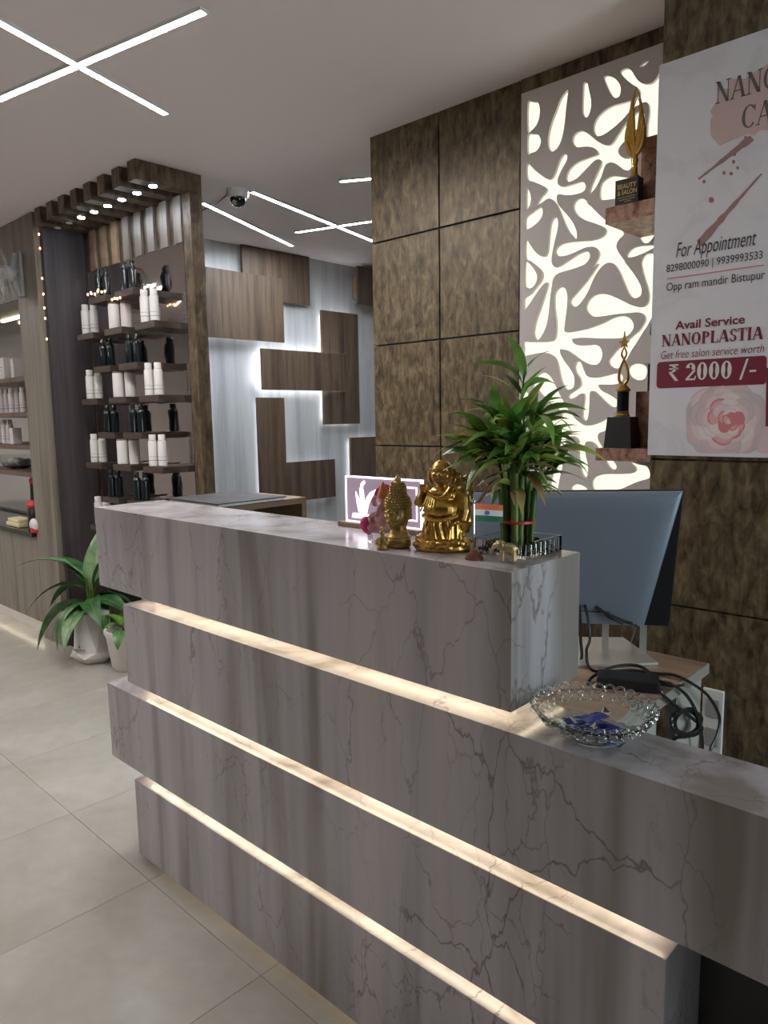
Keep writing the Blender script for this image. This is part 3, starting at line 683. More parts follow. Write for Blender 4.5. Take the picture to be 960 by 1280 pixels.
# bottles
def bottle_parts(t, kind):
    if kind == 'white':
        part('body', MB().lathe([(.020,0), (.0235,.003), (.0235,.125), (.022,.134), (.017,.138)], n=18), M['white'], t, True)
        part('cap', MB().lathe([(.0185,.1385), (.0185,.166), (.0165,.169)], n=16), M['white'], t, True)
        part('label_print', MB().lathe([(.0237,.03), (.0237,.034)], n=18, cap=False).lathe([(.0237,.05), (.0237,.052)], n=18, cap=False), M['print'], t)
    elif kind == 'jar':
        part('body', MB().lathe([(.027,0), (.030,.003), (.030,.128), (.028,.133)], n=20), M['white'], t, True)
        part('lid', MB().lathe([(.0285,.1335), (.0285,.139), (.026,.141)], n=20), M['brownlid'], t, True)
    else:
        part('body', MB().lathe([(.019,0), (.022,.003), (.022,.105), (.019,.12), (.010,.128)], n=18), M['blackgloss'], t, True)
        part('cap', MB().lathe([(.0125,.1285), (.0125,.154), (.011,.156)], n=14), M['blackgloss'], t, True)
rows = ('top', 'second', 'third', 'lowest'); cols3 = ('left', 'middle', 'right'); cols2 = ('left', 'right')
protos = {}
def put_bottle(kind, name, loc, label, group):
    if kind not in protos:
        t = thing(name, label, 'bottle' if kind != 'jar' else 'jar', loc, 0, group); bottle_parts(t, kind); protos[kind] = t
    else:
        t = copy_tree(protos[kind]); t.location = loc; t.name = name; t['label'] = label; t['group'] = group
for zi, z in enumerate(WZ):
    for xi, x in enumerate(WX):
        if xi == 1:
            for k, dx in enumerate((-.045, .025)):
                put_bottle('jar', 'product_jar', (x+dx, 2.02+.035*k, z+.0005), '%s white jar with brown lid in the %s white row, middle ledge' % (('left','right')[k], rows[zi]), 'white jars on the display ledges')
        else:
            for k, dx in enumerate((-.04, .012)):
                put_bottle('white', 'product_bottle', (x+dx, 2.015+.025*k, z+.0005), '%s white bottle in the %s white row, %s ledge of the display' % (('left','right')[k], rows[zi], cols3[xi]), 'white bottles on the display ledges')
for zi, z in enumerate(BZ):
    for xi, x in enumerate(BXX):
        for k, dx in enumerate((-.04, .01)):
            put_bottle('black', 'product_bottle', (x+dx, 2.02+.02*k, z+.0005), '%s black bottle in the %s black row, %s black ledge of the display' % (('left','right')[k], rows[zi], cols2[xi]), 'black bottles on the display ledges')

# fairy lights
def fairy(label, pts, loc, wire=True):
    t = thing('fairy_light_string', label, 'fairy lights', loc)
    part('wire', MB().tube(smooth_curve(pts, 4), .0012, 5), M['black'], t, world=True)
    for p in pts:
        part('bulb', MB().ell(Vector(p)+Vector((.004, -.004, 0)), .0048, .0048, .007, 8, 6), M['bulb'], t, True, world=True)
fairy('warm fairy lights hanging down the gap beside the grey wood column', [(-4.507, 1.885, z) for z in (2.50, 2.42, 2.25, 2.16, 2.08, 2.02, 1.90)], (-4.507, 1.885, 1.9))
fp = [(-4.15+.028*i, 1.985+.006*math.sin(i*2.1), 2.124+.008*math.sin(i*1.7)) for i in range(8)]
fairy('warm fairy lights bunched on the upper left ledge of the display', fp, fp[0])
fp = [(-3.85+.03*i, 1.975, 2.060+.003*math.sin(i*2)) for i in range(4)]
fairy('short row of warm fairy lights along the upper right black ledge', fp, fp[0])

# ------------------------------------------------------------------ left wall: column, niche, cabinet
struct('wall_left', MB().box(XL, -4.545, YL+.36, YL+.46, 0, ZC).box(XL, -4.845, YL, YL+.36, 2.17, ZC-.001), M['greywood'])
col_ = struct('wall_column', MB().box(-4.842, -4.543, YL, YL+.355, 0, ZC-.001), M['greywood'], bevel=.001)
cab = thing('counter_cabinet', 'grey oak cabinet below the product niche with a lit recessed foot', 'cabinet', (-5.6, YL+.2, 0))
for i in range(3): part('door', MB().box(-4.846-.72*(i+1)+.002, -4.846-.72*i, YL, YL+.02, .10, .672), M['greywood'], cab, world=True)
part('body', MB().box(-4.846-2.16, -4.846, YL+.0205, YL+.355, .10, .672), M['greywood'], cab, world=True)
part('plinth', MB().box(-4.846-2.16, -4.86, YL+.05, YL+.35, 0, .0995), M['whitecer'], cab, world=True)
part('led_strip', MB().box(-4.846-2.1, -4.95, YL+.03, YL+.04, .093, .0995), M['ledkick'], cab, world=True)
ct = single('stone_worktop', MB().box(-4.846-2.16, -4.8455, YL-.03, YL+.355, .673, .703), M['blackgloss'], 'dark glossy stone worktop in the niche at the left edge', 'counter top', (-5.9, YL, .673), world=True)
nm_ = single('niche_mirror', MB().box(-7, -4.90, YL+.345, YL+.356, .72, 2.165), M['chrome'], 'mirror behind the niche shelves at the left edge', 'mirror', (-5.9, YL+.35, .72), world=True)
for z, lb in ((1.702, 'top'), (1.475, 'second'), (1.262, 'third'), (1.085, 'lowest')):
    single('niche_shelf', MB().box(-5.9, -4.8455, YL+.02, YL+.335, z-.03, z), M['darkwood'], '%s brown shelf in the niche at the left edge' % lb, 'shelf', (-5.4, YL+.1, z-.03), world=True, group='niche shelves')
part('niche_lamp', MB().box(-5.9, -4.95, YL+.27, YL+.29, 2.150, 2.1695), M['ledkick'], col_, label='strip lamp at the niche top')
bx_me = {}
def carton(x, y, z, w_, d_, h_, label):
    t = thing('product_carton', label, 'box', (x, y, z), 0, 'white cartons in the niche')
    part('box', MB().box(-w_/2, w_/2, -d_/2, d_/2, 0, h_), M['white'], t, bevel=.001)
    part('print_line', MB().box(-w_/2+.01, w_/2-.02, -d_/2-.0006, -d_/2, h_*.55, h_*.58).box(-w_/2+.01, w_/2-.03, -d_/2-.0006, -d_/2, h_*.42, h_*.44), M['print'], t)
def nx(px, d): return ony(px, 500, YL+d).x
carton(nx(12, .12), YL+.12, 1.7025, .13, .09, .15, 'large white carton on the top niche shelf')
carton(nx(24, .10), YL+.10, 1.7025, .05, .06, .13, 'narrow white carton against the column on the top niche shelf')
for i, px in enumerate((2, 9, 15, 22, 29)):
    d = .10+.03*(i % 2)
    t = copy_tree(protos['white']); t.location = (nx(px, d), YL+d, 1.4755); t['label'] = '%s white bottle from the column on the second niche shelf' % ('fifth', 'fourth', 'third', 'second', 'first')[i]; t['group'] = 'white bottles in the niche'
for i, px in enumerate((3, 9)):
    t = copy_tree(protos['white']); t.location = (nx(px, .12), YL+.12, 1.2625); t['label'] = '%s white bottle on the third niche shelf' % ('left', 'right')[i]; t['group'] = 'white bottles in the niche'
carton(nx(16, .11), YL+.11, 1.2625, .06, .06, .11, 'small white carton on the third niche shelf')
t = thing('cotton_bowl', 'clear glass bowl of white cotton balls on the lowest niche shelf', 'bowl', (nx(17, .15), YL+.15, 1.0855))
part('bowl', MB().lathe([(.05,0), (.10,.02), (.12,.06), (.115,.10), (.112,.10), (.116,.06), (.096,.024), (.045,.006)], n=24, cap=False), M['glass'], t, True)
for i in range(9):
    a = i*2.3; r = .018+.0065*i
    part('cotton_ball', MB().ell((r*math.cos(a), r*math.sin(a), .045+.006*(i % 3)), .024, n=10, k=7), M['cotton'], t, True)
t = thing('hair_trimmer', 'red and black hair tool standing on the niche counter by the column', 'hair tool', (nx(34, .08), YL+.08, .7035))
part('base', MB().lathe([(.05,0), (.055,.02), (.05,.13), (.045,.14)], n=16), M['black'], t, True)
part('collar', MB().lathe([(.055,.145), (.06,.16), (.045,.19)], n=16), M['red'], t, True)
part('grip', MB().lathe([(.028,.192), (.024,.30)], n=12), M['black'], t, True)
part('tip', MB().lathe([(.028,.301), (.03,.325), (.02,.34)], n=12), M['red'], t, True)
t = thing('pouch', 'red and white pouch lying on the niche counter by the column', 'pouch', (nx(31, .0), YL-.002, .7035))
part('body', MB().ell((0, 0, .045), .055, .025, .044, 14, 10), M['white'], t, True)
part('band', MB().lathe([(.0425,.0), (.0435,.01), (.0425,.032)], (0, 0, .0), 16, flat=.55), M['red'], t, True)
mb = MB(); mb.box(-.14, .09, -.05, .05, 0, .03).box(-.12, .07, -.045, .045, .031, .055)
single('folded_towel', mb, M['yellow'], 'pale yellow folded towel on the niche counter', 'towel', (nx(14, .05), YL+.05, .7035), bevel=.008)
# wall fan
t = thing('wall_fan', 'grey wall fan with round cage on the grey wood wall', 'fan', (-4.76, YL, 2.20))
axf = Vector((-.35, -1, -.15)).normalized(); cf = ony(0, 343, YL-.14)-Vector((-4.76, YL, 2.20)); ux = axf.orthogonal().normalized(); uy = axf.cross(ux)
part('bracket', MB().tube(smooth_curve([(0, -.02, -.02), (.01, -.05, .05), (.012, -.055, .14), (0, -.03, .22)], 5), [.02]*4*5+[.02][:1], 8), M['grey'], t, True)
part('mount', MB().box(-.035, .035, -.02, 0, -.03, .24), M['grey'], t, bevel=.006)
part('arm', MB().tube([(0, -.03, .12), cf*.5+Vector((0, .02, .05)), cf-Vector((0, -.06, 0))], .016, 8), M['grey'], t, True)
part('motor', MB().lathe([(.03,0), (.05,.02), (.05,.07), (.03,.09)], cf+Vector((.02, .08, .01)), 16, ax=(-.3, -1, -.1)), M['grey'], t, True)
cage = MB()
for rr, dd in ((.15,0), (.145,.035), (.145,-.035), (.11,.05), (.06,.055)):
    cage.tube([cf+axf*dd+(ux*math.cos(a)+uy*math.sin(a))*rr for a in [2*math.pi*k/28 for k in range(28)]], .003 if rr < .15 else .007, 6, closed=True)
for k in range(18):
    a = 2*math.pi*k/18; dv = ux*math.cos(a)+uy*math.sin(a)
    cage.tube([cf+axf*.055+dv*.03, cf+axf*.05+dv*.11, cf+axf*.035+dv*.14, cf+dv*.15, cf-axf*.035+dv*.14, cf-axf*.04+dv*.06], .0016, 4)
part('cage', cage, M['grey'], t, True)
for k in range(3):
    a = 2*math.pi*k/3; dv = ux*math.cos(a)+uy*math.sin(a); sd = axf.cross(dv)
    part('blade', MB().poly([cf+dv*.025-sd*.02, cf+dv*.13-sd*.05+axf*.01, cf+dv*.145+sd*.02, cf+dv*.10+sd*.05-axf*.012, cf+dv*.025+sd*.02], axf*.003), M['whitecer'], t)

# ------------------------------------------------------------------ dome camera
dc = onz(297, 237, ZC)
t = thing('dome_camera', 'white dome security camera on the ceiling beside the light strips', 'camera', (dc.x, dc.y, ZC))
part('base', MB().lathe([(.058,0), (.060,-.03), (.052,-.044)], n=24), M['white'], t, True)
part('dome', MB().lathe([(.044,-.0445), (.043,-.06), (.034,-.078), (.018,-.088), (.002,-.091)], n=20), M['blackgloss'], t, True)
part('lens_ring', MB().lathe([(.013,0), (.013,.004)], (.012, -.03, -.072), 12, ax=(.4, -.8, -.5)), M['grey'], t, True)
e_ = onz(252, 262, ZC)
part('cable', MB().tube(smooth_curve([(-.055, -.01, -.006), ((e_.x-dc.x)*.5-.03, (e_.y-dc.y)*.5, -.012), (e_.x-dc.x, e_.y-dc.y, -.006)], 6), .0035, 6), M['black'], t, True)

# ------------------------------------------------------------------ low table, monitor, cables
tb = thing('low_work_table', 'low brown wooden work table with pale sides behind the desk', 'table', (-1.4, 1.6, 0))
part('top', MB().box(-2.45, -.665, 1.295, 1.965, .712, .74), M['tablewood'], tb, world=True, bevel=.002)
part('edge_band', MB().box(-.6645, -.661, 1.295, 1.965, .712, .74), M['silver'], tb, world=True)
part('side_panel', MB().box(-.70, -.675, 1.78, 1.95, 0, .7115), M['panelgrey'], tb, world=True)
part('side_panel', MB().box(-.86, -.675, 1.45, 1.66, 0, .7115), M['panelgrey'], tb, world=True)
part('side_panel', MB().box(-2.43, -2.40, 1.31, 1.95, 0, .7115), M['panelgrey'], tb, world=True)
sp_ = single('socket_plate', MB().box(-.752, -.692, YQ-.012, YQ-.0002, .36, .585), M['whitecer'], 'white wall socket plate low on the pillar behind the table', 'socket', (-.72, YQ, .36), world=True, bevel=.003)
for z in (.41, .50): part('socket', MB().box(-.74, -.704, YQ-.0145, YQ-.0122, z, z+.055), M['grey'], sp_, world=True, bevel=.002)
am = R(25); wv = Vector((math.cos(am), math.sin(am), 0)); nv_ = Vector((math.sin(am), -math.cos(am), 0)); uz = Vector((0, 0, 1))
MP = Vector((-.72, 1.93, 0))
mo = thing('monitor', 'large blue-grey desktop monitor seen from behind on a silver stand', 'monitor', (-.98, 1.80, .7405))
def mq(u, z, d): return MP + wv*u + nv_*d + uz*z
mb = MB(); mb.poly([mq(-.60, .822, 0), mq(-.035, .836, 0), mq(-.011, 1.207, 0), mq(-.60, 1.193, 0)], -nv_*.018); part('screen_panel', mb, M['black'], mo, world=True, bevel=.002)
back = MB()
def loop(o, d): return [mq(-.585+o, .822+o*.6, d), mq(-.10-o, .832+o*.6, d), mq(-.013-o*.7, 1.204-o*.6, d), mq(-.598+o, 1.190-o*.6, d)]
rings = [loop(0, .001), loop(.004, .010), loop(.03, .020), loop(.09, .030)]
vs_ = [p for r_ in rings for p in r_]; fs_ = [(i*4+k, i*4+(k+1) % 4, (i+1)*4+(k+1) % 4, (i+1)*4+k) for i in range(3) for k in range(4)] + [(12, 13, 14, 15), (3, 2, 1, 0)]
back.add(vs_, fs_); part('back_cover', back, M['monback'], mo, True, world=True, label='blue-grey tapering back cover')
part('port_bay', MB().obox(mq(-.245, .885, .0225), wv*.055, nv_*.004, uz*.016), M['black'], mo, world=True)
part('seam', MB().obox(mq(-.30, 1.187, .0085), wv*.06, nv_*.0012, uz*.001), M['black'], mo, world=True)
pc = Vector((-.905, 1.873, .7415))
part('stand_plate', MB().poly([onz(700, 796, .748), onz(779, 796.5, .748), onz(823, 828, .748), onz(690, 833, .748)], (0, 0, -.007)), M['silver'], mo, world=True)
for u in (-.20, -.10):
    part('stand_leg', MB().obox(mq(u, .80, -.03), wv*.009, nv_*.009, uz*.052), M['silver'], mo, world=True)
def cable(label, pts, r=.0042):
    single('cable', MB().tube(smooth_curve(pts, 6), r, 6), M['black'], label, 'cable', pts[0], smooth=True, world=True)
tz = .7445
def tp(x, y, z=tz): return onz(x, y, z)
pb = mq(-.245, .885, .03)
cable('black cable looping from the monitor ports down behind the marble corner', [mq(-.27,.885,.028), mq(-.265,.86,.06), mq(-.262,.80,.07), tp(726,826), tp(705,842), tp(690,850)])
cable('black cable curving from the monitor ports along the table to the right', [mq(-.255,.887,.028), mq(-.245,.862,.065), mq(-.238,.81,.08), tp(733,815,.76), tp(741,838), tp(790,838), tp(820,842), tp(843,844,.75), onx(866,855,-.64), onx(886,871,-.635), onx(899,895,-.635), onx(897,917,-.635), onx(888,938,-.64), onx(884,965,-.645)])
cable('thin black cable leaving the monitor ports to the lower right', [mq(-.225,.886,.028), mq(-.20,.872,.04), mq(-.15,.852,.035), mq(-.12,.835,.02), tp(790,802,.75)])
cable('short black lead with pale plug below the monitor ports', [mq(-.22,.882,.028), mq(-.195,.862,.035), mq(-.155,.842,.03)], .0026)
cable('black cable arching over the power adapter', [tp(735,855), tp(742,845,.752), tp(770,833,.768), tp(800,833,.768), tp(822,850,.755), onx(839,855,-.652), onx(856,867,-.645), onx(867,883,-.64), onx(874,902,-.64), onx(878,931,-.642), onx(876,965,-.645)])
cl = []
for k in range(44):
    a = k*.62; cl.append(onx(858+17*math.cos(a)*(1+.15*math.sin(k*.9)), 903+17*math.sin(a)+3*math.cos(k*.7), -.647+.006*math.sin(k*1.3)))
cable('coiled bundle of black cable hanging at the table end', [onx(826, 862, -.655), onx(832, 872, -.648)]+cl+[onx(842, 925, -.645), onx(840, 955, -.645)], .0045)
ad0 = tp(786, 858, .7405)
t = thing('power_adapter', 'flat black power adapter lying on the low table beside the cables', 'power adapter', (ad0.x, ad0.y, .7403), R(24))
part('case', MB().box(-.075, .07, -.035, .035, 0, .028), M['black'], t, bevel=.005)
part('lead', MB().tube(smooth_curve([(.07, 0, .014), (.10, 0, .012), (.125, -.005, .02)], 4), .004, 6), M['black'], t, True)

# wooden open box with dark album
ob = thing('open_wooden_box', 'open wooden box standing on the low table behind the raised counter', 'box', (-2.1, 1.5, .7405))
for n_, b_ in (('top_board', (-2.25,-1.955,1.292,1.68,1.112,1.132)), ('bottom_board', (-2.25,-1.955,1.292,1.68,.7405,.76)), ('end_board', (-2.25,-1.955,1.292,1.312,.7605,1.1115)), ('end_board', (-2.25,-1.955,1.66,1.68,.7605,1.1115)), ('back_board', (-2.25,-2.235,1.313,1.659,.7605,1.1115))):
    part(n_, MB().box(*b_), M['boxwood'], ob, world=True)
t = thing('dark_album', 'flat dark album lying on the open wooden box behind the counter', 'album', (-2.085, 1.44, 1.1325))
part('pages', MB().box(-.145, .145, -.135, .13, .002, .010), M['whitecer'], t)
part('cover', MB().box(-.15, .15, -.14, .135, .0102, .0135), M['blackmat'], t)
part('back_cover', MB().box(-.15, .15, -.14, .135, 0, .0018), M['blackmat'], t)

# office chair, only its backrest top shows
chx = ony(434, 632, 2.05)
t = thing('office_chair', 'black office chair with rounded back behind the counter, beside the lit sign', 'chair', (chx.x+.19, 2.06, 0), R(188))
bk = MB()
pr = []
for i in range(13):
    a = math.pi*i/12; pr.append((-.20*math.cos(a)*(1 if i not in (0, 12) else 1), chx.z-.42+.05+.42*math.sin(a)**.6 if 0 < i < 12 else .62))
bk.poly([(x, 0, z) for x, z in pr], (0, .05, 0)); part('backrest', bk, M['black'], t, bevel=.006)
part('seat', MB().box(-.22, .22, .0, .42, .44, .51), M['black'], t, bevel=.02)
part('back_bracket', MB().box(-.03, .03, .051, .075, .40, .70), M['black'], t)
part('gas_column', MB().cyl((0, .22, .10), .025, .335, 12), M['chrome'], t, True)
for k in range(5):
    a = 2*math.pi*k/5; part('leg', MB().tube([(0, .22, .10), (.24*math.cos(a), .22+.24*math.sin(a), .065)], [.022, .014], 8), M['black'], t, True)
    part('castor', MB().lathe([(.028,-.012), (.028,.012)], (.24*math.cos(a), .22+.24*math.sin(a), .03), 12, ax=(-math.sin(a), math.cos(a), 0)), M['black'], t, True)

# ------------------------------------------------------------------ things on the raised counter
ZT = 1.1413
# lit acrylic sign
t = thing('lit_sign', 'edge-lit acrylic sign with white swan-like emblem glowing on a pale base', 'sign', (-1.185, 1.252, ZT))
part('base', MB().box(-.135, .13, -.018, .018, 0, .012), M['boxwood'], t, bevel=.002, label='pale wooden light base')
part('panel', MB().box(-.115, .125, -.003, .003, .0122, .122), plain('sign_panel', (.50, .42, .50), .25, 0, **{'Emission Color': (.62, .46, .66, 1), 'Emission Strength': .22}), t, label='lilac acrylic sheet')
M['signglow'] = emis('sign_glow', (1, .90, .98), 3.0)
fr = MB()
fr.box(-.118, .128, -.0045, .0045, .1222, .1252).box(-.118, -.1152, -.0045, .0045, .0122, .122).box(.1252, .128, -.0045, .0045, .0122, .122).box(-.115, .125, -.004, -.0031, .0124, .0150)
part('edge_glow', fr, M['signglow'], t)
em = MB()
def epoly(P): em.poly([(-.105+x*.1, -.0042, .018+y*.1) for x, y in P], (0, .0009, 0))
epoly([(.08,.05),(.75,.05),(.78,.12),(.55,.18),(.12,.16)]); epoly([(.32,.2),(.60,.2),(.66,.42),(.90,.78),(.72,.70),(.58,.55),(.52,.36),(.50,.70),(.42,.92),(.36,.70),(.40,.45),(.28,.62),(.22,.70),(.26,.42)])
epoly([(.36,.72),(.42,.92),(.52,.98),(.56,.92),(.48,.86),(.46,.74)])
part('emblem', em, M['signglow'], t, label='white swan-like emblem')
rf = MB()
for x0, x1, z0, z1 in ((.055,.115,.105,.108), (.055,.115,.03,.033), (.055,.058,.033,.105), (.112,.115,.033,.105)): rf.box(x0, x1, -.004, -.0031, z0, z1)
part('inner_frame', rf, M['signglow'], t)
# translucent deity figurine with pink petals
gx = Vector((-1.066, 1.132, ZT))
t = thing('resin_figurine', 'small pale pink and orange seated deity figurine with pink petals on clear block', 'figurine', gx, R(25))
part('block', MB().box(-.03, .03, -.022, .022, 0, .022), M['acrylic'], t, bevel=.002)
b = MB()
b.ell((0, 0, .05), .021, .017, .024).ell((0, 0, .034), .026, .02, .014).ell((0, -.004, .085), .014, .013, .015).ell((-.017, 0, .088), .011, .004, .012).ell((.017, 0, .088), .011, .004, .012)
b.tube([(0, -.014, .084), (-.002, -.022, .073), (-.006, -.024, .062), (-.011, -.022, .058)], [.007, .006, .005, .004], 8)
b.tube([(-.018, 0, .062), (-.028, -.006, .055), (-.024, -.014, .044)], .006, 8).tube([(.018, 0, .062), (.028, -.006, .055), (.024, -.014, .044)], .006, 8)
b.ell((-.018, -.012, .032), .016, .010, .010).ell((.018, -.012, .032), .016, .010, .010)
sculpt('body', b, M['pinkpale'], t, .0022, 2)
part('crown', MB().lathe([(.013,.097), (.014,.102), (.010,.112), (.005,.124), (.001,.130)], n=12), M['orange'], t, True)
part('halo', MB().lathe([(.024,0), (.026,.003), (.024,.005)], (0, .015, .098), 18, ax=(0, 1, 0)), M['pink'], t, True)
for sx in (-1, 1):
    b = MB(); b.ell((sx*.034, -.006, .036), .017, .010, .021, rot=Matrix.Rotation(sx*.5, 3, 'Y')); part('petal', b, M['pink'], t, True)
# tiny golden figure
t = thing('golden_charm', 'tiny golden seated figure in front of the pink figurine', 'figurine', (-1.008, 1.066, ZT), R(30))
b = MB(); b.lathe([(.012,0), (.013,.004), (.010,.010)], n=14).ell((0, 0, .018), .010, .008, .011).ell((0, -.001, .034), .006).ell((-.007, -.005, .013), .008, .005, .004).ell((.007, -.005, .013), .008, .005, .004).tube([(-.009, 0, .024), (-.012, -.006, .018), (-.004, -.010, .016)], .0028, 6).tube([(.009, 0, .024), (.012, -.006, .018), (.004, -.010, .016)], .0028, 6).ell((0, 0, .042), .004)
sculpt('body', b, M['goldant'], t, .0012, 2)

# Buddha head bust
t = thing('buddha_head', 'antique gold buddha head bust with knobbly curled hair on the counter', 'statue', (-1.003, 1.107, ZT), R(-6))
part('plinth', MB().lathe([(.024,0), (.029,.003), (.030,.010), (.029,.017), (.027,.0195)], n=28, flat=.9), M['goldant'], t, True)
b = MB()
b.lathe([(.0262,.012), (.0255,.022), (.0205,.028), (.0175,.036), (.017,.046)], (0, .002, 0), 22)
b.ell((0, 0, .070), .0235, .025, .032, 20, 14)            # skull and face
b.ell((0, -.008, .052), .015, .016, .012, 16, 10)          # jaw
b.ell((0, -.019, .046), .008, .006, .006)                  # chin
b.tube([(0, -.0235, .078), (0, -.0275, .068), (0, -.0295, .063)], [.003, .0035, .0045], 8)   # nose
b.ell((-.0045, -.0255, .0625), .0035, .003, .003).ell((.0045, -.0255, .0625), .0035, .003, .003)
for sx in (-1, 1):
    b.tube([(sx*.003, -.0245, .079), (sx*.009, -.0240, .0825), (sx*.016, -.0195, .080)], .0019, 6)     # brow
    b.ell((sx*.0095, -.0222, .0735), .0058, .0030, .0030)                                              # closed eye
    b.tube([(sx*.0235, .004, .080), (sx*.0265, .004, .072), (sx*.0255, .003, .060), (sx*.0235, .001, .050), (sx*.0225, 0, .044)], [.0055, .0055, .0042, .0042, .003], 8)  # long ear
    b.ell((sx*.0135, -.017, .062), .007, .006, .008)      # cheek
b.tube([(-.008, -.0235, .0545), (-.003, -.0265, .0555), (0, -.0262, .0550), (.003, -.0265, .0555), (.008, -.0235, .0545)], .0018, 6)
b.tube([(-.006, -.0238, .0515), (0, -.0262, .0505), (.006, -.0238, .0515)], .0021, 6)
sculpt('head', b, M['goldant'], t, .0013, 2)
hair = MB()
def hair_r(z):
    # cap radius profile of curled hair and top knot
    for (z0, r0), (z1, r1) in zip(HP[:-1], HP[1:]):
        if z0 <= z <= z1: return r0+(r1-r0)*(z-z0)/(z1-z0)
    return 0
HP = [(.084, .0262), (.092, .0262), (.100, .0235), (.107, .0185), (.112, .0165), (.122, .0165), (.130, .0135), (.138, .008)]
hair.lathe([(hair_r(z)-.0025, z) for z in (.0845, .092, .100, .107, .112, .122, .130, .137)], (0, .002, 0), 22)
z = .0855; k = 0
while z < .137:
    r = hair_r(z); n = max(5, int(2*math.pi*r/.0058))
    for i in range(n):
        a = 2*math.pi*(i+.5*(k % 2))/n; hair.ell((r*math.cos(a), .002+r*math.sin(a), z), .0031, n=7, k=5)
    z += .0052; k += 1
for zz in (.060, .066, .072, .078):
    for i in range(9):
        a = R(20+i*17.5); hair.ell((.0245*math.cos(a), .004+.0245*math.sin(a), zz), .0033, n=7, k=5)
part('curled_hair', hair, M['goldant'], t, True)
part('flame_finial', MB().lathe([(.007,.1375), (.0075,.1405), (.004,.146), (.0006,.152)], (0, .002, 0), 12), M['goldpale'], t, True)

# laughing buddha
LB = Vector((-.912, 1.142, ZT))
t = thing('laughing_buddha', 'shiny gold laughing buddha statue with bare belly and sack on a rocky base', 'statue', LB, R(25))
b = MB(); random.seed(3)
b.lathe([(.054,0), (.060,.004), (.058,.012), (.050,.020), (.044,.026)], n=24, flat=.78)
for i in range(22):
    a = 2*math.pi*i/22; r = .048+random.uniform(-.004, .006)
    b.ell((r*math.cos(a), .78*r*math.sin(a), .011+random.uniform(-.003, .010)), random.uniform(.008, .013), random.uniform(.007, .011), random.uniform(.006, .010))
for i in range(5): b.lathe([(.012,0), (.013,.003), (.009,.007)], (-.03+.014*i, -.036+.004*abs(i-2), .017), 12, flat=.8)
sculpt('base', b, M['gold'], t, .0017, 2, label='rocky gold base strewn with ingots')
b = MB()
b.lathe([(.044,.018), (.041,.035), (.036,.055), (.034,.07)], (0, .004, 0), 20, flat=.78)      # robe skirt
for i in range(11):
    a = R(180+i*18+random.uniform(-7, 7)); r0 = .041*random.uniform(.9, 1.06); tw = random.uniform(-.35, .55)
    b.tube([(.030*math.cos(a), .004+.026*math.sin(a), .074), (.038*math.cos(a), .004+.030*math.sin(a), .050), (r0*1.06*math.cos(a+tw), .004+r0*.84*math.sin(a+tw), .022)], [.003, random.uniform(.0035,.0055), random.uniform(.004,.007)], 6)
b.ell((0, -.006, .083), .036, .031, .027, 18, 12)           # belly
b.ell((0, 0, .108), .031, .024, .022, 16, 10)               # chest
b.ell((-.013, -.016, .112), .013, .008, .009).ell((.013, -.016, .112), .013, .008, .009)
b.tube([(0, .002, .118), (0, 0, .136)], .012, 10)
h0 = len(b.v)
b.ell((0, -.002, .153), .0185, .019, .0205, 18, 12).ell((0, -.006, .143), .0165, .015, .0115)  # head, jowls
b.ell((0, -.0195, .1495), .0042, .005, .0042)               # nose
for sx in (-1, 1):
    b.ell((sx*.009, -.0165, .1475), .0065, .0055, .0058)    # cheeks
    b.tube([(sx*.004, -.0192, .1575), (sx*.009, -.0178, .1595), (sx*.0135, -.0135, .1565)], .0014, 6)
    b.tube([(sx*.004, -.0190, .1535), (sx*.009, -.0176, .1548), (sx*.013, -.0135, .1528)], .0013, 6)
    b.tube([(sx*.0185, 0, .159), (sx*.021, .001, .150), (sx*.0205, 0, .140), (sx*.0175, -.001, .132)], [.0035, .0045, .0045, .0035], 8)
b.tube([(-.009, -.0172, .1425), (-.005, -.0195, .1395), (0, -.0203, .1385), (.005, -.0195, .1395), (.009, -.0172, .1425)], .0016, 6)
HC = Vector((0, -.001, .134)); HS = 1.2
for i in range(h0, len(b.v)): b.v[i] = HC+(b.v[i]-HC)*HS
# right arm bent up to the shoulder, hand holding the beads; left arm lowered in a wide sleeve
b.tube([(-.028, .002, .118), (-.042, -.002, .103), (-.045, -.010, .092)], [.013, .0135, .012], 10)
b.tube([(-.045, -.010, .092), (-.040, -.016, .106), (-.034, -.016, .121)], [.012, .009, .007], 10)
for k in range(4): b.tube([(-.040+.004*k, -.018, .121), (-.0405+.004*k, -.021, .128), (-.039+.004*k, -.0195, .134)], .0023, 6)
b.tube([(-.031, -.016, .120), (-.027, -.019, .126)], .0024, 6)
b.tube([(.028, .002, .118), (.042, 0, .104), (.044, -.006, .080), (.040, -.010, .060)], [.013, .015, .016, .014], 10)
b.tube([(.044, .002, .085), (.046, .002, .060), (.043, .003, .040), (.036, 0, .030)], [.014, .016, .013, .008], 10)
b.tube([(.038, -.014, .064), (.033, -.021, .058)], [.006, .005], 8)
for k in range(4): b.tube([(.034-.003*k, -.022, .060-.003*k), (.029-.003*k, -.0265, .057-.003*k), (.026-.003*k, -.026, .052-.003*k)], .0021, 6)
sculpt('body', b, M['gold'], t, .0014, 2)
cr = MB()
for sx in (-1, 1):
    cr.tube([(sx*.0035, -.0205, .1552), (sx*.0085, -.0192, .1566), (sx*.0135, -.0150, .1545)], .0011, 5)
    cr.tube([(sx*.0055, -.0212, .1478), (sx*.0095, -.0215, .1435), (sx*.0100, -.0190, .1395)], .0008, 5)
cr.v = [HC+(p-HC)*HS for p in cr.v]
part('face_lines', cr, M['brownlid'], t, True, label='dark creases of the closed smiling eyes')
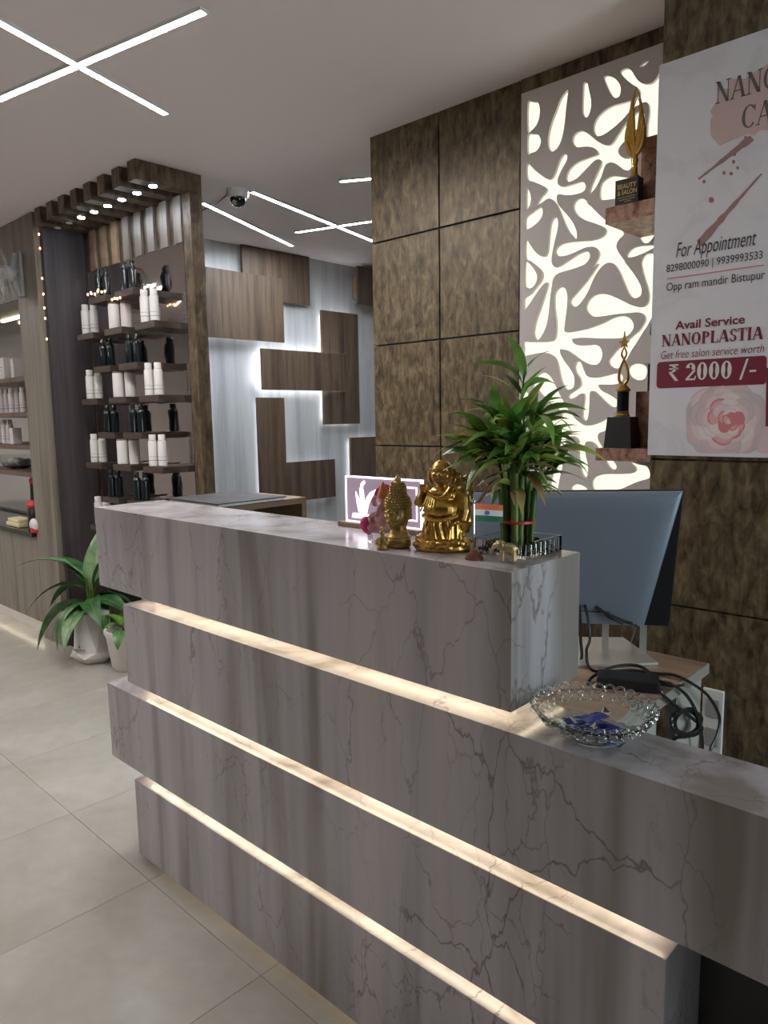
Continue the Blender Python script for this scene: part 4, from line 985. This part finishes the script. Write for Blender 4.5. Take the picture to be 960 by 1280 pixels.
mo_ = MB().ell((0, -.0188, .1402), .0092, .0036, .0042); mo_.v = [HC+(p-HC)*HS for p in mo_.v]
part('mouth', mo_, M['brownlid'], t, True, label='open laughing mouth')
rb = MB()
for k in range(7):
    u = k/6; x0 = -.036+.034*u
    rb.tube([(x0*.55-.004, -.026+.006*abs(u-.5), .114-.004*u), (x0*.8, -.0335, .098-.004*u), (x0-.002, -.033+.008*abs(u-.4), .080)], .0019, 6)
rb.tube(smooth_curve([(-.036, -.018, .071), (-.02, -.032, .066), (0, -.036, .064), (.02, -.032, .067), (.034, -.018, .073)], 4), .0042, 8)
rb.tube(smooth_curve([(.016, -.014, .128), (.006, -.0235, .112), (-.006, -.0285, .108), (-.024, -.022, .116), (-.030, -.012, .124)], 4), .0026, 6)
part('robe_folds', rb, M['gold'], t, True)
bd = MB()
for k in range(20):
    u = k/19; a = math.pi*u; bd.ell((-.026*math.cos(a), -.012-.016*math.sin(a), .129-.024*math.sin(a)), .0029, n=8, k=6)
part('bead_necklace', bd, M['gold'], t, True)
b = MB()
b.ell((.043, .010, .130), .021, .016, .017); random.seed(5)
for k in range(18): b.ell((.043+random.uniform(-.018, .020), .006+random.uniform(-.012, .014), .132+random.uniform(-.016, .018)), random.uniform(.005, .009))
b.tube([(.046, .010, .115), (.050, .010, .098), (.047, .008, .085)], [.012, .013, .008], 8)
sculpt('treasure_sack', b, M['goldant'], t, .0017, 1, label='knobbly darker gold treasure sack on the shoulder')

# table flag
t = thing('table_flag', 'small tricolour paper flag on a red stepped stand', 'flag', (-.802, 1.098, ZT))
part('stand', MB().lathe([(.0165,0), (.0165,.005), (.0135,.0055), (.0135,.009), (.0105,.0095), (.0105,.013), (.007,.0135), (.006,.018)], n=24), M['redwood'], t, True)
part('pole', MB().cyl((0, 0, .0182), .0012, .088, 8), M['chrome'], t, True)
part('finial', MB().ell((0, 0, .109), .003, .003, .005), M['chrome'], t, True)
fd = Vector((.62, .78, 0)).normalized(); fn = Vector((-.78, .62, 0)).normalized()
def fstripe(z0, z1):
    mb = MB(); P = []
    n = 8
    for i in range(n+1):
        u = i/n; p = fd*(.0014+.054*u)+fn*(.0012*math.sin(u*5)); P.append((p, z0-.005*u, z1-.005*u))
    vs = []; fs = []
    for p, a, c in P: vs += [p+Vector((0,0,a))-fn*.0003, p+Vector((0,0,c))-fn*.0003, p+Vector((0,0,c))+fn*.0003, p+Vector((0,0,a))+fn*.0003]
    for i in range(n):
        for k in range(4): k2 = (k+1) % 4; fs.append((i*4+k, i*4+k2, i*4+4+k2, i*4+4+k))
    fs += [(0, 1, 2, 3), (n*4+3, n*4+2, n*4+1, n*4)]
    return mb.add(vs, fs)
part('stripe', fstripe(.0945, .1055), M['saffron'], t, label='saffron stripe'); part('stripe', fstripe(.0835, .0944), M['flagwhite'], t, label='white stripe'); part('stripe', fstripe(.0725, .0834), M['flaggreen'], t, label='green stripe')
part('wheel_emblem', MB().lathe([(.0042,0), (.0042,.0012)], fd*.026-Vector((0, 0, -.0865))-fn*.0-Vector((0, 0, 0))-fn*(-.0006)-fn*.0012, 16, ax=fn), M['navy'], t, label='navy wheel emblem')

# golden elephant
t = thing('golden_elephant', 'small pale gold elephant walking left at the counter corner', 'figurine', (-.735, 1.112, ZT), R(200))
b = MB()
b.ell((0, 0, .026), .0165, .010, .0105, 14, 10).ell((.017, 0, .032), .0085, .0078, .009)
for sx, sy in ((-.010,-.005), (-.010,.005), (.010,-.005), (.010,.005)): b.tube([(sx, sy, .022), (sx*1.05, sy, .010), (sx*1.1, sy, .0022)], [.0052, .0042, .0045], 8)
b.tube([(.023, 0, .032), (.028, 0, .026), (.031, 0, .020), (.0335, 0, .020), (.036, 0, .0245)], [.005, .004, .003, .0026, .0022], 8)
for sy in (-1, 1): b.ell((.013, sy*.008, .031), .006, .0022, .008)
b.tube([(-.0155, 0, .029), (-.019, 0, .022), (-.0185, 0, .015)], [.002, .0014, .0018], 6)
sculpt('body', b, M['goldpale'], t, .0011, 2)
tk = MB()
for sy in (-1, 1): tk.tube([(.0225, sy*.004, .028), (.027, sy*.0048, .026), (.030, sy*.005, .0275)], [.0014, .001, .0004], 6)
part('tusks', tk, M['whitecer'], t, True)

# ------------------------------------------------------------------ lucky bamboo
BC = Vector((-.782, 1.214, ZT))
t = thing('lucky_bamboo', 'lush lucky bamboo bundle tied with red ribbon in a square glass dish', 'potted plant', BC)
dsh = MB(); ho, hi_, hh = .061, .055, .030
dsh.add([(x*ho, y*(ho+.004), z) for z in (0, hh) for x, y in ((-1,-1),(1,-1),(1,1),(-1,1))]+[(x*hi_, y*(hi_+.004), z) for z in (.006, hh) for x, y in ((-1,-1),(1,-1),(1,1),(-1,1))],
        [(3,2,1,0)]+[(k, (k+1)%4, 4+(k+1)%4, 4+k) for k in range(4)]+[(4+k, 4+(k+1)%4, 12+(k+1)%4, 12+k) for k in range(4)]+[(12+k, 12+(k+1)%4, 8+(k+1)%4, 8+k) for k in range(4)]+[(8,9,10,11)])
d_ = part('glass_dish', dsh, M['glass'], t)
for k in range(7):
    u = -.05+.0167*k
    part('rib', MB().cyl((u, -ho-.0045, .002), .0028, .025, 8), M['glass'], t, True); part('rib', MB().cyl((ho+.0005, u, .002), .0028, .025, 8), M['glass'], t, True)
random.seed(11)
peb = MB()
for k in range(40):
    peb.ell((random.uniform(-.047, .047), random.uniform(-.05, .05), .012+random.uniform(0, .008)), random.uniform(.005, .008), random.uniform(.004, .007), .005, 8, 6)
o = part('soil', peb.box(-.052, .052, -.055, .055, .0065, .012), M['soil'], t, True)
STK = []
for k in range(13):
    r = 0 if k == 0 else (.0145 if k < 6 else .026); a = k*2.4
    x, y = r*math.cos(a), r*math.sin(a); hgt = random.uniform(.10, .15) if r > .02 else random.uniform(.14, .19)
    ln = Vector((x*.25, y*.25, 0)); pts = []; rad = []
    nn = int(hgt/.022)
    for i in range(nn+1):
        z = .010+hgt*i/nn; p = Vector((x, y, z))+ln*(i/nn)
        pts += [p, p+Vector((0, 0, .0022))]; rad += [.0066, .0058]
    s_ = part('stalk', MB().tube(pts, rad, 9), M['stemgreen'], t, True); STK.append((pts[-1], Vector((x, y, 0))))
part('ribbon', MB().lathe([(.0345,.058), (.0352,.0605), (.0345,.063)], n=28).tube([(.012, -.034, .061), (.018, -.039, .064), (.012, -.041, .067)], .0016, 5), M['ribbon'], t, True)
def leaf(L_, W_, droop, twist=0, fold=.25, n=9):
    mb = MB(); vs = []; fs = []
    for i in range(n+1):
        u = i/n; wd = W_*math.sin(math.pi*min(1, u**.75*.97+.03))**.9*(1-.25*u)
        x = L_*u*(1-.18*droop*u*u); z = L_*(.30*u*(1-u)-droop*.5*u*u)
        tw = twist*u
        for s_ in (-1, 0, 1):
            dy = s_*wd/2; dz = abs(s_)*wd/2*fold
            vs.append((x, dy*math.cos(tw)-dz*math.sin(tw), z+dy*math.sin(tw)+dz*math.cos(tw)))
    for i in range(n):
        for k in range(2): fs.append((i*3+k, i*3+k+1, i*3+4+k, i*3+3+k))
    return mb.add(vs, fs)
LMESH = {}
for mk in ('leafA', 'leafB', 'leafC', 'leafD'):
    for v in range(3):
        LMESH[(mk, v)] = leaf(.098+.012*v, .021+.004*v, (.25, .55, .95)[v], (.2, -.5, .6)[v]).mesh('leaf', M[mk], True)
def put_leaf(p, az, el, sc, key, par):
    o = link('leaf', LMESH[key], par, p); o.rotation_euler = (random.uniform(-.5, .5), -el, az); o.scale = (sc, sc*random.uniform(.8, 1.25), sc)
random.seed(21)
VR = Vector((RT.x, RT.y, 0)).normalized()   # direction across the view, used to lay out the shoots seen in the photo
VD = Vector((FW.x, FW.y, 0)).normalized()
shoots = [(.012, 0, .335), (-.05, .01, .255), (-.075, .0, .20), (.045, .01, .245), (.075, -.005, .185), (-.03, -.03, .235), (.02, .035, .265), (-.055, .04, .21), (.06, .04, .20), (.0, -.045, .205), (.035, -.04, .175), (-.04, -.04, .17), (.085, .02, .15), (-.085, .02, .165)]
for k, (sx, sd, top) in enumerate(shoots):
    base = STK[k % len(STK)][0]; end = VR*sx*.85+VD*sd+Vector((0, 0, top))
    midp = (base+end)/2+Vector((0, 0, .02)); pts = smooth_curve([base-Vector((0, 0, .012)), midp, end], 6)
    part('shoot', MB().tube(pts, [.0034-.0018*i/(len(pts)-1) for i in range(len(pts))], 6), M['stemgreen'], t, True)
    nl = 11 if k else 10
    for j in range(nl):
        u = .30+.70*j/(nl-1); p = pts[min(len(pts)-1, int(u*(len(pts)-1)))]
        side = (VR*sx+VD*sd); az0 = math.atan2(side.y, side.x) if side.length > .02 else 0
        az = az0+random.uniform(-1.5, 1.5) + (math.pi if (k == 0 and j % 2) else 0)
        el = random.uniform(.25, 1.1) if j > 2 else random.uniform(-.1, .6)
        if j == nl-1: el = random.uniform(1.0, 1.35)
        key = random.choice(['leafA']*5+['leafB']*4+['leafC']*2+(['leafD'] if top < .2 else ['leafA']))
        put_leaf(p, az, el, random.uniform(.8, 1.12), (key, random.randrange(3)), t)
for k in range(16):     # low drooping leaves around the stalks
    a = 2*math.pi*k/16+random.uniform(-.2, .2); p = Vector((.028*math.cos(a), .028*math.sin(a), random.uniform(.11, .16)))
    put_leaf(p, a, random.uniform(-.5, .3), random.uniform(.6, .85), (random.choice(['leafA', 'leafB', 'leafC', 'leafB', 'leafD']), random.randrange(3)), t)

# ------------------------------------------------------------------ glass bowl with blue wrapped sweets
bc = Vector((-.566, 1.122, .8525))
t = thing('glass_bowl', 'large scalloped clear glass bowl on the lower counter holding blue packets', 'bowl', bc)
prof = [(.046,0), (.050,.004), (.060,.012), (.078,.024), (.094,.036), (.107,.047)]
inn = [(.1055,.0495), (.092,.0395), (.076,.0275), (.057,.016), (.045,.009), (.02,.0075), (.0,.0075)]
bw_ = MB(); NB = 48
vs_ = []; fs_ = []
allp = [(r*.93, z) for r, z in prof+inn]
for r, z in allp:
    for k in range(NB):
        a = 2*math.pi*k/NB; rr = r*(1+(.022*math.cos(a*12) if r > .07 else 0)); vs_.append((rr*math.cos(a), rr*math.sin(a), z))
for i in range(len(allp)-1):
    for k in range(NB): k2 = (k+1) % NB; fs_.append((i*NB+k, i*NB+k2, (i+1)*NB+k2, (i+1)*NB+k))
fs_.append(tuple(range(NB-1, -1, -1)))
bw_.add(vs_, fs_); part('bowl', bw_, M['glass'], t, True)
def ringmesh(R0, r0):
    return MB().tube([(R0*math.cos(a), 0, R0*math.sin(a)) for a in [2*math.pi*k/14 for k in range(14)]], r0, 6, closed=True).mesh('rim_ring', M['glass'], True)
rm = ringmesh(.0088, .0022)
for k in range(32):
    a = 2*math.pi*k/32; o = link('rim_ring', rm, t, (.1005*math.cos(a), .1005*math.sin(a), .052)); o.rotation_euler = (R(-42), 0, a-math.pi/2)
rm2 = ringmesh(.0080, .0018)
for k in range(30):
    a = 2*math.pi*(k+.5)/30; o = link('facet_ring', rm2, t, (.0907*math.cos(a), .0907*math.sin(a), .0365)); o.rotation_euler = (R(-42), 0, a-math.pi/2)
random.seed(9)
spots = [(-.012,-.018,.2), (.030,-.022,-.5), (-.034,.012,.9), (.012,.020,-.2), (.0,-.002,1.3)]
names = ('front left', 'front right', 'left', 'rear', 'topmost')
for k, (x, y, a) in enumerate(spots):
    zz = .012 if k < 4 else .031
    t2 = thing('wrapped_packet', '%s blue packet in clear wrap inside the glass bowl' % names[k], 'packet', bc+Vector((x, y, zz)), a, 'blue packets in the bowl')
    b = MB(); n = 6
    b.add([((i/n-.5)*.052, (j/3-.5)*.026, .005+.005*math.sin(math.pi*i/n)*math.sin(math.pi*j/3)*s_+random.uniform(-.0012, .0012)+(.0012 if s_ > 0 else -.0012)) for s_ in (-1, 1) for i in range(n+1) for j in range(4)],
          [(s0+i*4+j, s0+i*4+j+1, s0+i*4+5+j, s0+i*4+4+j) for s0 in (0, 28) for i in range(n) for j in range(3)]+[(i*4, i*4+4, 28+i*4+4, 28+i*4) for i in range(n)]+[(i*4+3, i*4+7, 28+i*4+7, 28+i*4+3) for i in range(n)]+[(j, j+1, 28+j+1, 28+j) for j in range(3)]+[(24+j, 25+j, 53+j, 52+j) for j in range(3)])
    part('packet', b, M['blue'], t2, True)
    for s_ in (-1, 1): part('wrap_end', MB().add([(s_*.0265, -.007, .005), (s_*.0265, .007, .005), (s_*.043, .014, .012), (s_*.043, 0, .004), (s_*.043, -.014, .011), (s_*.0265, 0, .008)], [(0, 5, 3, 4), (5, 1, 2, 3)]), M['acrylic'], t2)

# ------------------------------------------------------------------ plants on the floor by the desk
fc = (onz(112, 822, 0)+Vector((-.06, .06, 0)))*.97
t = thing('potted_broadleaf_plant', 'broad-leaved green plant in a tall faceted white pot by the grey column', 'potted plant', (fc.x, fc.y, 0), R(10))
pot = MB(); n = 6
lv = [(.085, 0, 0), (.135, .045, 0), (.125, .075, R(30)), (.095, .30, 0), (.088, .30, 0), (.082, .255, 0)]
vs_ = []; fs_ = []
for r, z, a0 in lv:
    for k in range(n): a = 2*math.pi*k/n+(a0 if a0 else 0); vs_.append((r*math.cos(a), r*math.sin(a), z))
for i in range(len(lv)-1):
    for k in range(n):
        k2 = (k+1) % n
        if i == 1: fs_ += [(i*n+k, i*n+k2, (i+1)*n+k), (i*n+k2, (i+1)*n+k2, (i+1)*n+k)]
        elif i == 2: fs_ += [(i*n+k, (i+1)*n+k2, (i+1)*n+k), (i*n+k, i*n+k2, (i+1)*n+k2)]
        else: fs_.append((i*n+k, i*n+k2, (i+1)*n+k2, (i+1)*n+k))
fs_.append(tuple(range(n-1, -1, -1))); pot.add(vs_, fs_)
part('pot', pot, M['whitecer'], t)
part('soil', MB().cyl((0, 0, .2), .078, .058, 6), M['soil'], t)
pm = MB(); 
fdv = Vector((.35, -.94, 0)).normalized(); rdv = Vector((.94, .35, 0)).normalized()
def pmk(u, z, w_, h_): pm.obox(fdv*.1215+rdv*u+Vector((0, 0, z)), rdv*w_, fdv*.0012, Vector((0, 0, h_)))
for k in range(6): pmk(-.045+.013*k, .098, .004, .007)
pmk(-.012, .116, .005, .005); pmk(-.012, .124, .002, .004)
part('pot_print', pm, M['print'], t, label='small grey printed mark')
random.seed(5)
def bleaf(L_, W_, droop, mat, par, p, az, el, roll=0):
    o = part('leaf', leaf(L_, W_, droop, 0, .3, 10), mat, par, True); o.location = p; o.rotation_euler = (roll, -el, az)
    v = MB(); pts = []
    for i in range(9):
        u = i/8*.96; pts.append((L_*u*(1-.18*droop*u*u), 0, L_*(.30*u*(1-u)-droop*.5*u*u)+.0012))
    part('midrib', v.tube(pts, [.0035-.003*i/8 for i in range(9)], 5), M['vein'], o, True)
vr = math.atan2(RT.y, RT.x)-R(10)
LV = [(a_, b_, c_, d_*1.35, e_, f_, g_) for a_, b_, c_, d_, e_, f_, g_ in [(vr+math.pi, .55, .44, .085, .7, 'dumbB', .50), (vr+math.pi-.5, .1, .36, .08, .9, 'dumbA', .42), (vr+math.pi+.4, .15, .36, .085, .9, 'dumbA', .45), (vr+math.pi, -.25, .42, .10, 1.0, 'dumbB', .36),
      (vr+math.pi+.9, -.35, .34, .09, .9, 'dumbA', .36), (vr+1.2, 1.35, .40, .09, .2, 'dumbB', .42), (vr+.5, 1.05, .34, .09, .3, 'dumbA', .44), (vr+.1, .8, .30, .09, .5, 'dumbA', .42), (vr-1.2, .2, .28, .10, 1.1, 'dumbA', .36),
      (vr-.9, -.3, .28, .10, .9, 'dumbA', .38), (vr-.5, .2, .30, .10, .9, 'dumbA', .36), (vr, .1, .30, .09, .8, 'dumbA', .38), (vr+math.pi-1.1, .6, .34, .09, .8, 'dumbA', .42), (vr+math.pi-.2, .95, .33, .085, .9, 'dumbA', .46), (vr+2, .7, .3, .08, .6, 'dumbA', .42), (vr-1.8, -.2, .34, .10, .8, 'dumbB', .33), (vr+math.pi+.2, -.45, .36, .08, .7, 'dumbB', .32)]]
stm = MB()
for az, el, L_, W_, dr, mk, z0 in LV:
    p = Vector((.02*math.cos(az), .02*math.sin(az), z0)); stm.tube([(.01*math.cos(az), .01*math.sin(az), .25), (.012*math.cos(az), .012*math.sin(az), (z0+.25)/2), p], .006, 6)
    bleaf(L_, W_, dr, M[mk], t, p, az, el, random.uniform(-.4, .4))
part('stems', stm, M['stemgreen'], t, True)

sc_ = onz(157, 838, 0)+Vector((-.03, .03, 0))
t = thing('small_potted_plant', 'small green plant in a round white pot half hidden behind the desk end', 'potted plant', (sc_.x, sc_.y, 0), 0)
part('pot', MB().lathe([(.070,0), (.085,.02), (.108,.20), (.118,.212), (.118,.235), (.104,.235), (.098,.215), (.09,.19), (.01,.19)], n=28), M['whitecer'], t, True)
part('soil', MB().cyl((0, 0, .193), .090, .012, 20), M['soil'], t, True)
ps = MB(); random.seed(8)
for k, (az, el, L_) in enumerate(((vr+math.pi, .9, .12), (vr-1.3, -.5, .13), (vr+.8, 1.0, .12), (vr-.6, .7, .11), (vr+2.2, .8, .11), (vr-2.2, .4, .10))):
    p = Vector((.03*math.cos(az), .03*math.sin(az), .25)); 
    if k == 1: p = Vector((.10*math.cos(az), .10*math.sin(az), .252))
    ps.tube([(0, 0, .2), p*.6+Vector((0, 0, .1)), p], .003, 5)
    bleaf(L_, .075, .6, M['leafA'] if k != 1 else M['leafB'], t, p, az, el)
part('stems', ps, M['stemgreen'], t, True)

# ------------------------------------------------------------------ trophies
# winged trophy on the upper shelf
tx = onz(796, 254, 2.037); 
t = thing('winged_trophy', 'gold feather-winged trophy with black printed plaque on the upper copper shelf', 'trophy', (-1.045, 2.232, 2.0365), 0)
part('plaque_block', MB().box(-.038, .036, -.018, .018, 0, .078), M['black'], t, bevel=.001)
M['goldink'] = plain('gold_ink', (.55, .42, .12), .4)
fit = []
for txt, x0, x1, z_, hh_ in (('BEAUTY', -.030, .030, .050, .014), ('& SALON', -.030, .031, .032, .014)):
    cu = bpy.data.curves.new('t', 'FONT'); cu.body = txt; cu.offset = .02; to = bpy.data.objects.new('t', cu); COL.objects.link(to)
    dg = bpy.context.evaluated_depsgraph_get(); dg.update(); me = bpy.data.meshes.new_from_object(to.evaluated_get(dg)); bpy.data.objects.remove(to)
    xs = [v.co.x for v in me.vertices]; a0, a1 = min(xs), max(xs)
    for v in me.vertices: v.co = Vector((x0+(v.co.x-a0)/(a1-a0)*(x1-x0), -.0186, z_+v.co.y/.72*hh_))
    me.materials.clear(); me.materials.append(M['goldink']); link('lettering', me, t)['label'] = 'gold lettering "%s"' % txt
part('plaque_lines', MB().box(-.030, .028, -.0188, -.0181, .024, .0252).box(-.024, .026, -.0188, -.0181, .017, .0182).box(-.008, .014, -.0188, -.0181, .011, .0122), M['goldink'], t)
b = MB()
b.lathe([(.016,.0785), (.017,.083), (.010,.090), (.008,.115), (.011,.13), (.007,.15)], (.014, 0, 0), 14)
part('stem', b, M['gold'], t, True)
for k in range(7):
    s_ = -1 if k < 4 else 1; kk = k if k < 4 else k-4
    pts = [(.014, .0, .14), (.014+s_*(.022-.004*kk), .0, .17+.03*kk), (.014+s_*(.026-.005*kk), .0, .225+.025*kk), (.014+s_*.004+.004, .0, .285+.018*kk)]
    part('feather', MB().tube(smooth_curve(pts, 5), [.002+.0055*math.sin(math.pi*min(1, .15+i/16)) for i in range(16)], 7), M['gold'], t, True)
# star trophy on the lower shelf
t = thing('star_trophy', 'gold star trophy on black pedestal standing on the lower copper shelf', 'trophy', (-1.055, 2.245, 1.2975), 0)
def frus(mb, w0, w1, z0, z1, d=1.0): mb.add([(x*w0, y*w0*d, z0) for x, y in ((-1,-1),(1,-1),(1,1),(-1,1))]+[(x*w1, y*w1*d, z1) for x, y in ((-1,-1),(1,-1),(1,1),(-1,1))], [(3,2,1,0), (4,5,6,7)]+[(k, (k+1)%4, 4+(k+1)%4, 4+k) for k in range(4)])
b = MB(); frus(b, .046, .038, 0, .098, .75); part('base', b, M['black'], t)
part('ring', MB().lathe([(.022,.0985), (.024,.103), (.019,.109), (.021,.115)], n=20), M['gold'], t, True)
part('column', MB().cyl((0, 0, .1155), .0185, .062, 18), M['blackgloss'], t, True)
part('ring', MB().lathe([(.021,.178), (.025,.182), (.022,.188), (.012,.197), (.009,.202)], n=20), M['gold'], t, True)
for s_ in (-1, 1):
    pts = [(0, 0, .198), (s_*.014, 0, .215), (s_*.013, 0, .245), (0, s_*.003, .275), (-s_*.008, 0, .295), (-s_*.003, 0, .312), (s_*.003, 0, .325)]
    part('loop', MB().tube(smooth_curve(pts, 5), [.0055-.0035*i/30 for i in range(31)], 8), M['gold'], t, True)
P = []
for i in range(10):
    a = math.pi/2+math.pi*i/5; r = (.019 if i % 2 == 0 else .008)*(1.9 if i == 0 else 1); P.append((r*math.cos(a), -.003, .330+r*math.sin(a)))
part('star', MB().poly(P, (0, .006, 0)), M['gold'], t)
# third trophy, mostly hidden by the poster
t = thing('dark_trophy', 'dark and gold trophy half hidden by the poster on the lower copper block', 'trophy', (-.985, 2.33, 1.4755), 0)
part('pedestal', MB().box(-.020, .020, -.018, .018, 0, .085), M['black'], t)
part('plate', MB().box(-.028, .026, -.024, .024, .0855, .0885), M['goldant'], t)
part('cup', MB().lathe([(.012,.089), (.016,.10), (.010,.108), (.009,.115)], n=16), M['goldpale'], t, True)
for k in range(4): part('ring', MB().lathe([(.013,.1155+.012*k), (.016,.1195+.012*k), (.013,.1265+.012*k)], n=16), M['black'] if k % 2 else M['goldant'], t, True)
part('top', MB().lathe([(.014,.164), (.024,.18), (.022,.21), (.010,.235), (.004,.25)], n=16), M['black'], t, True)
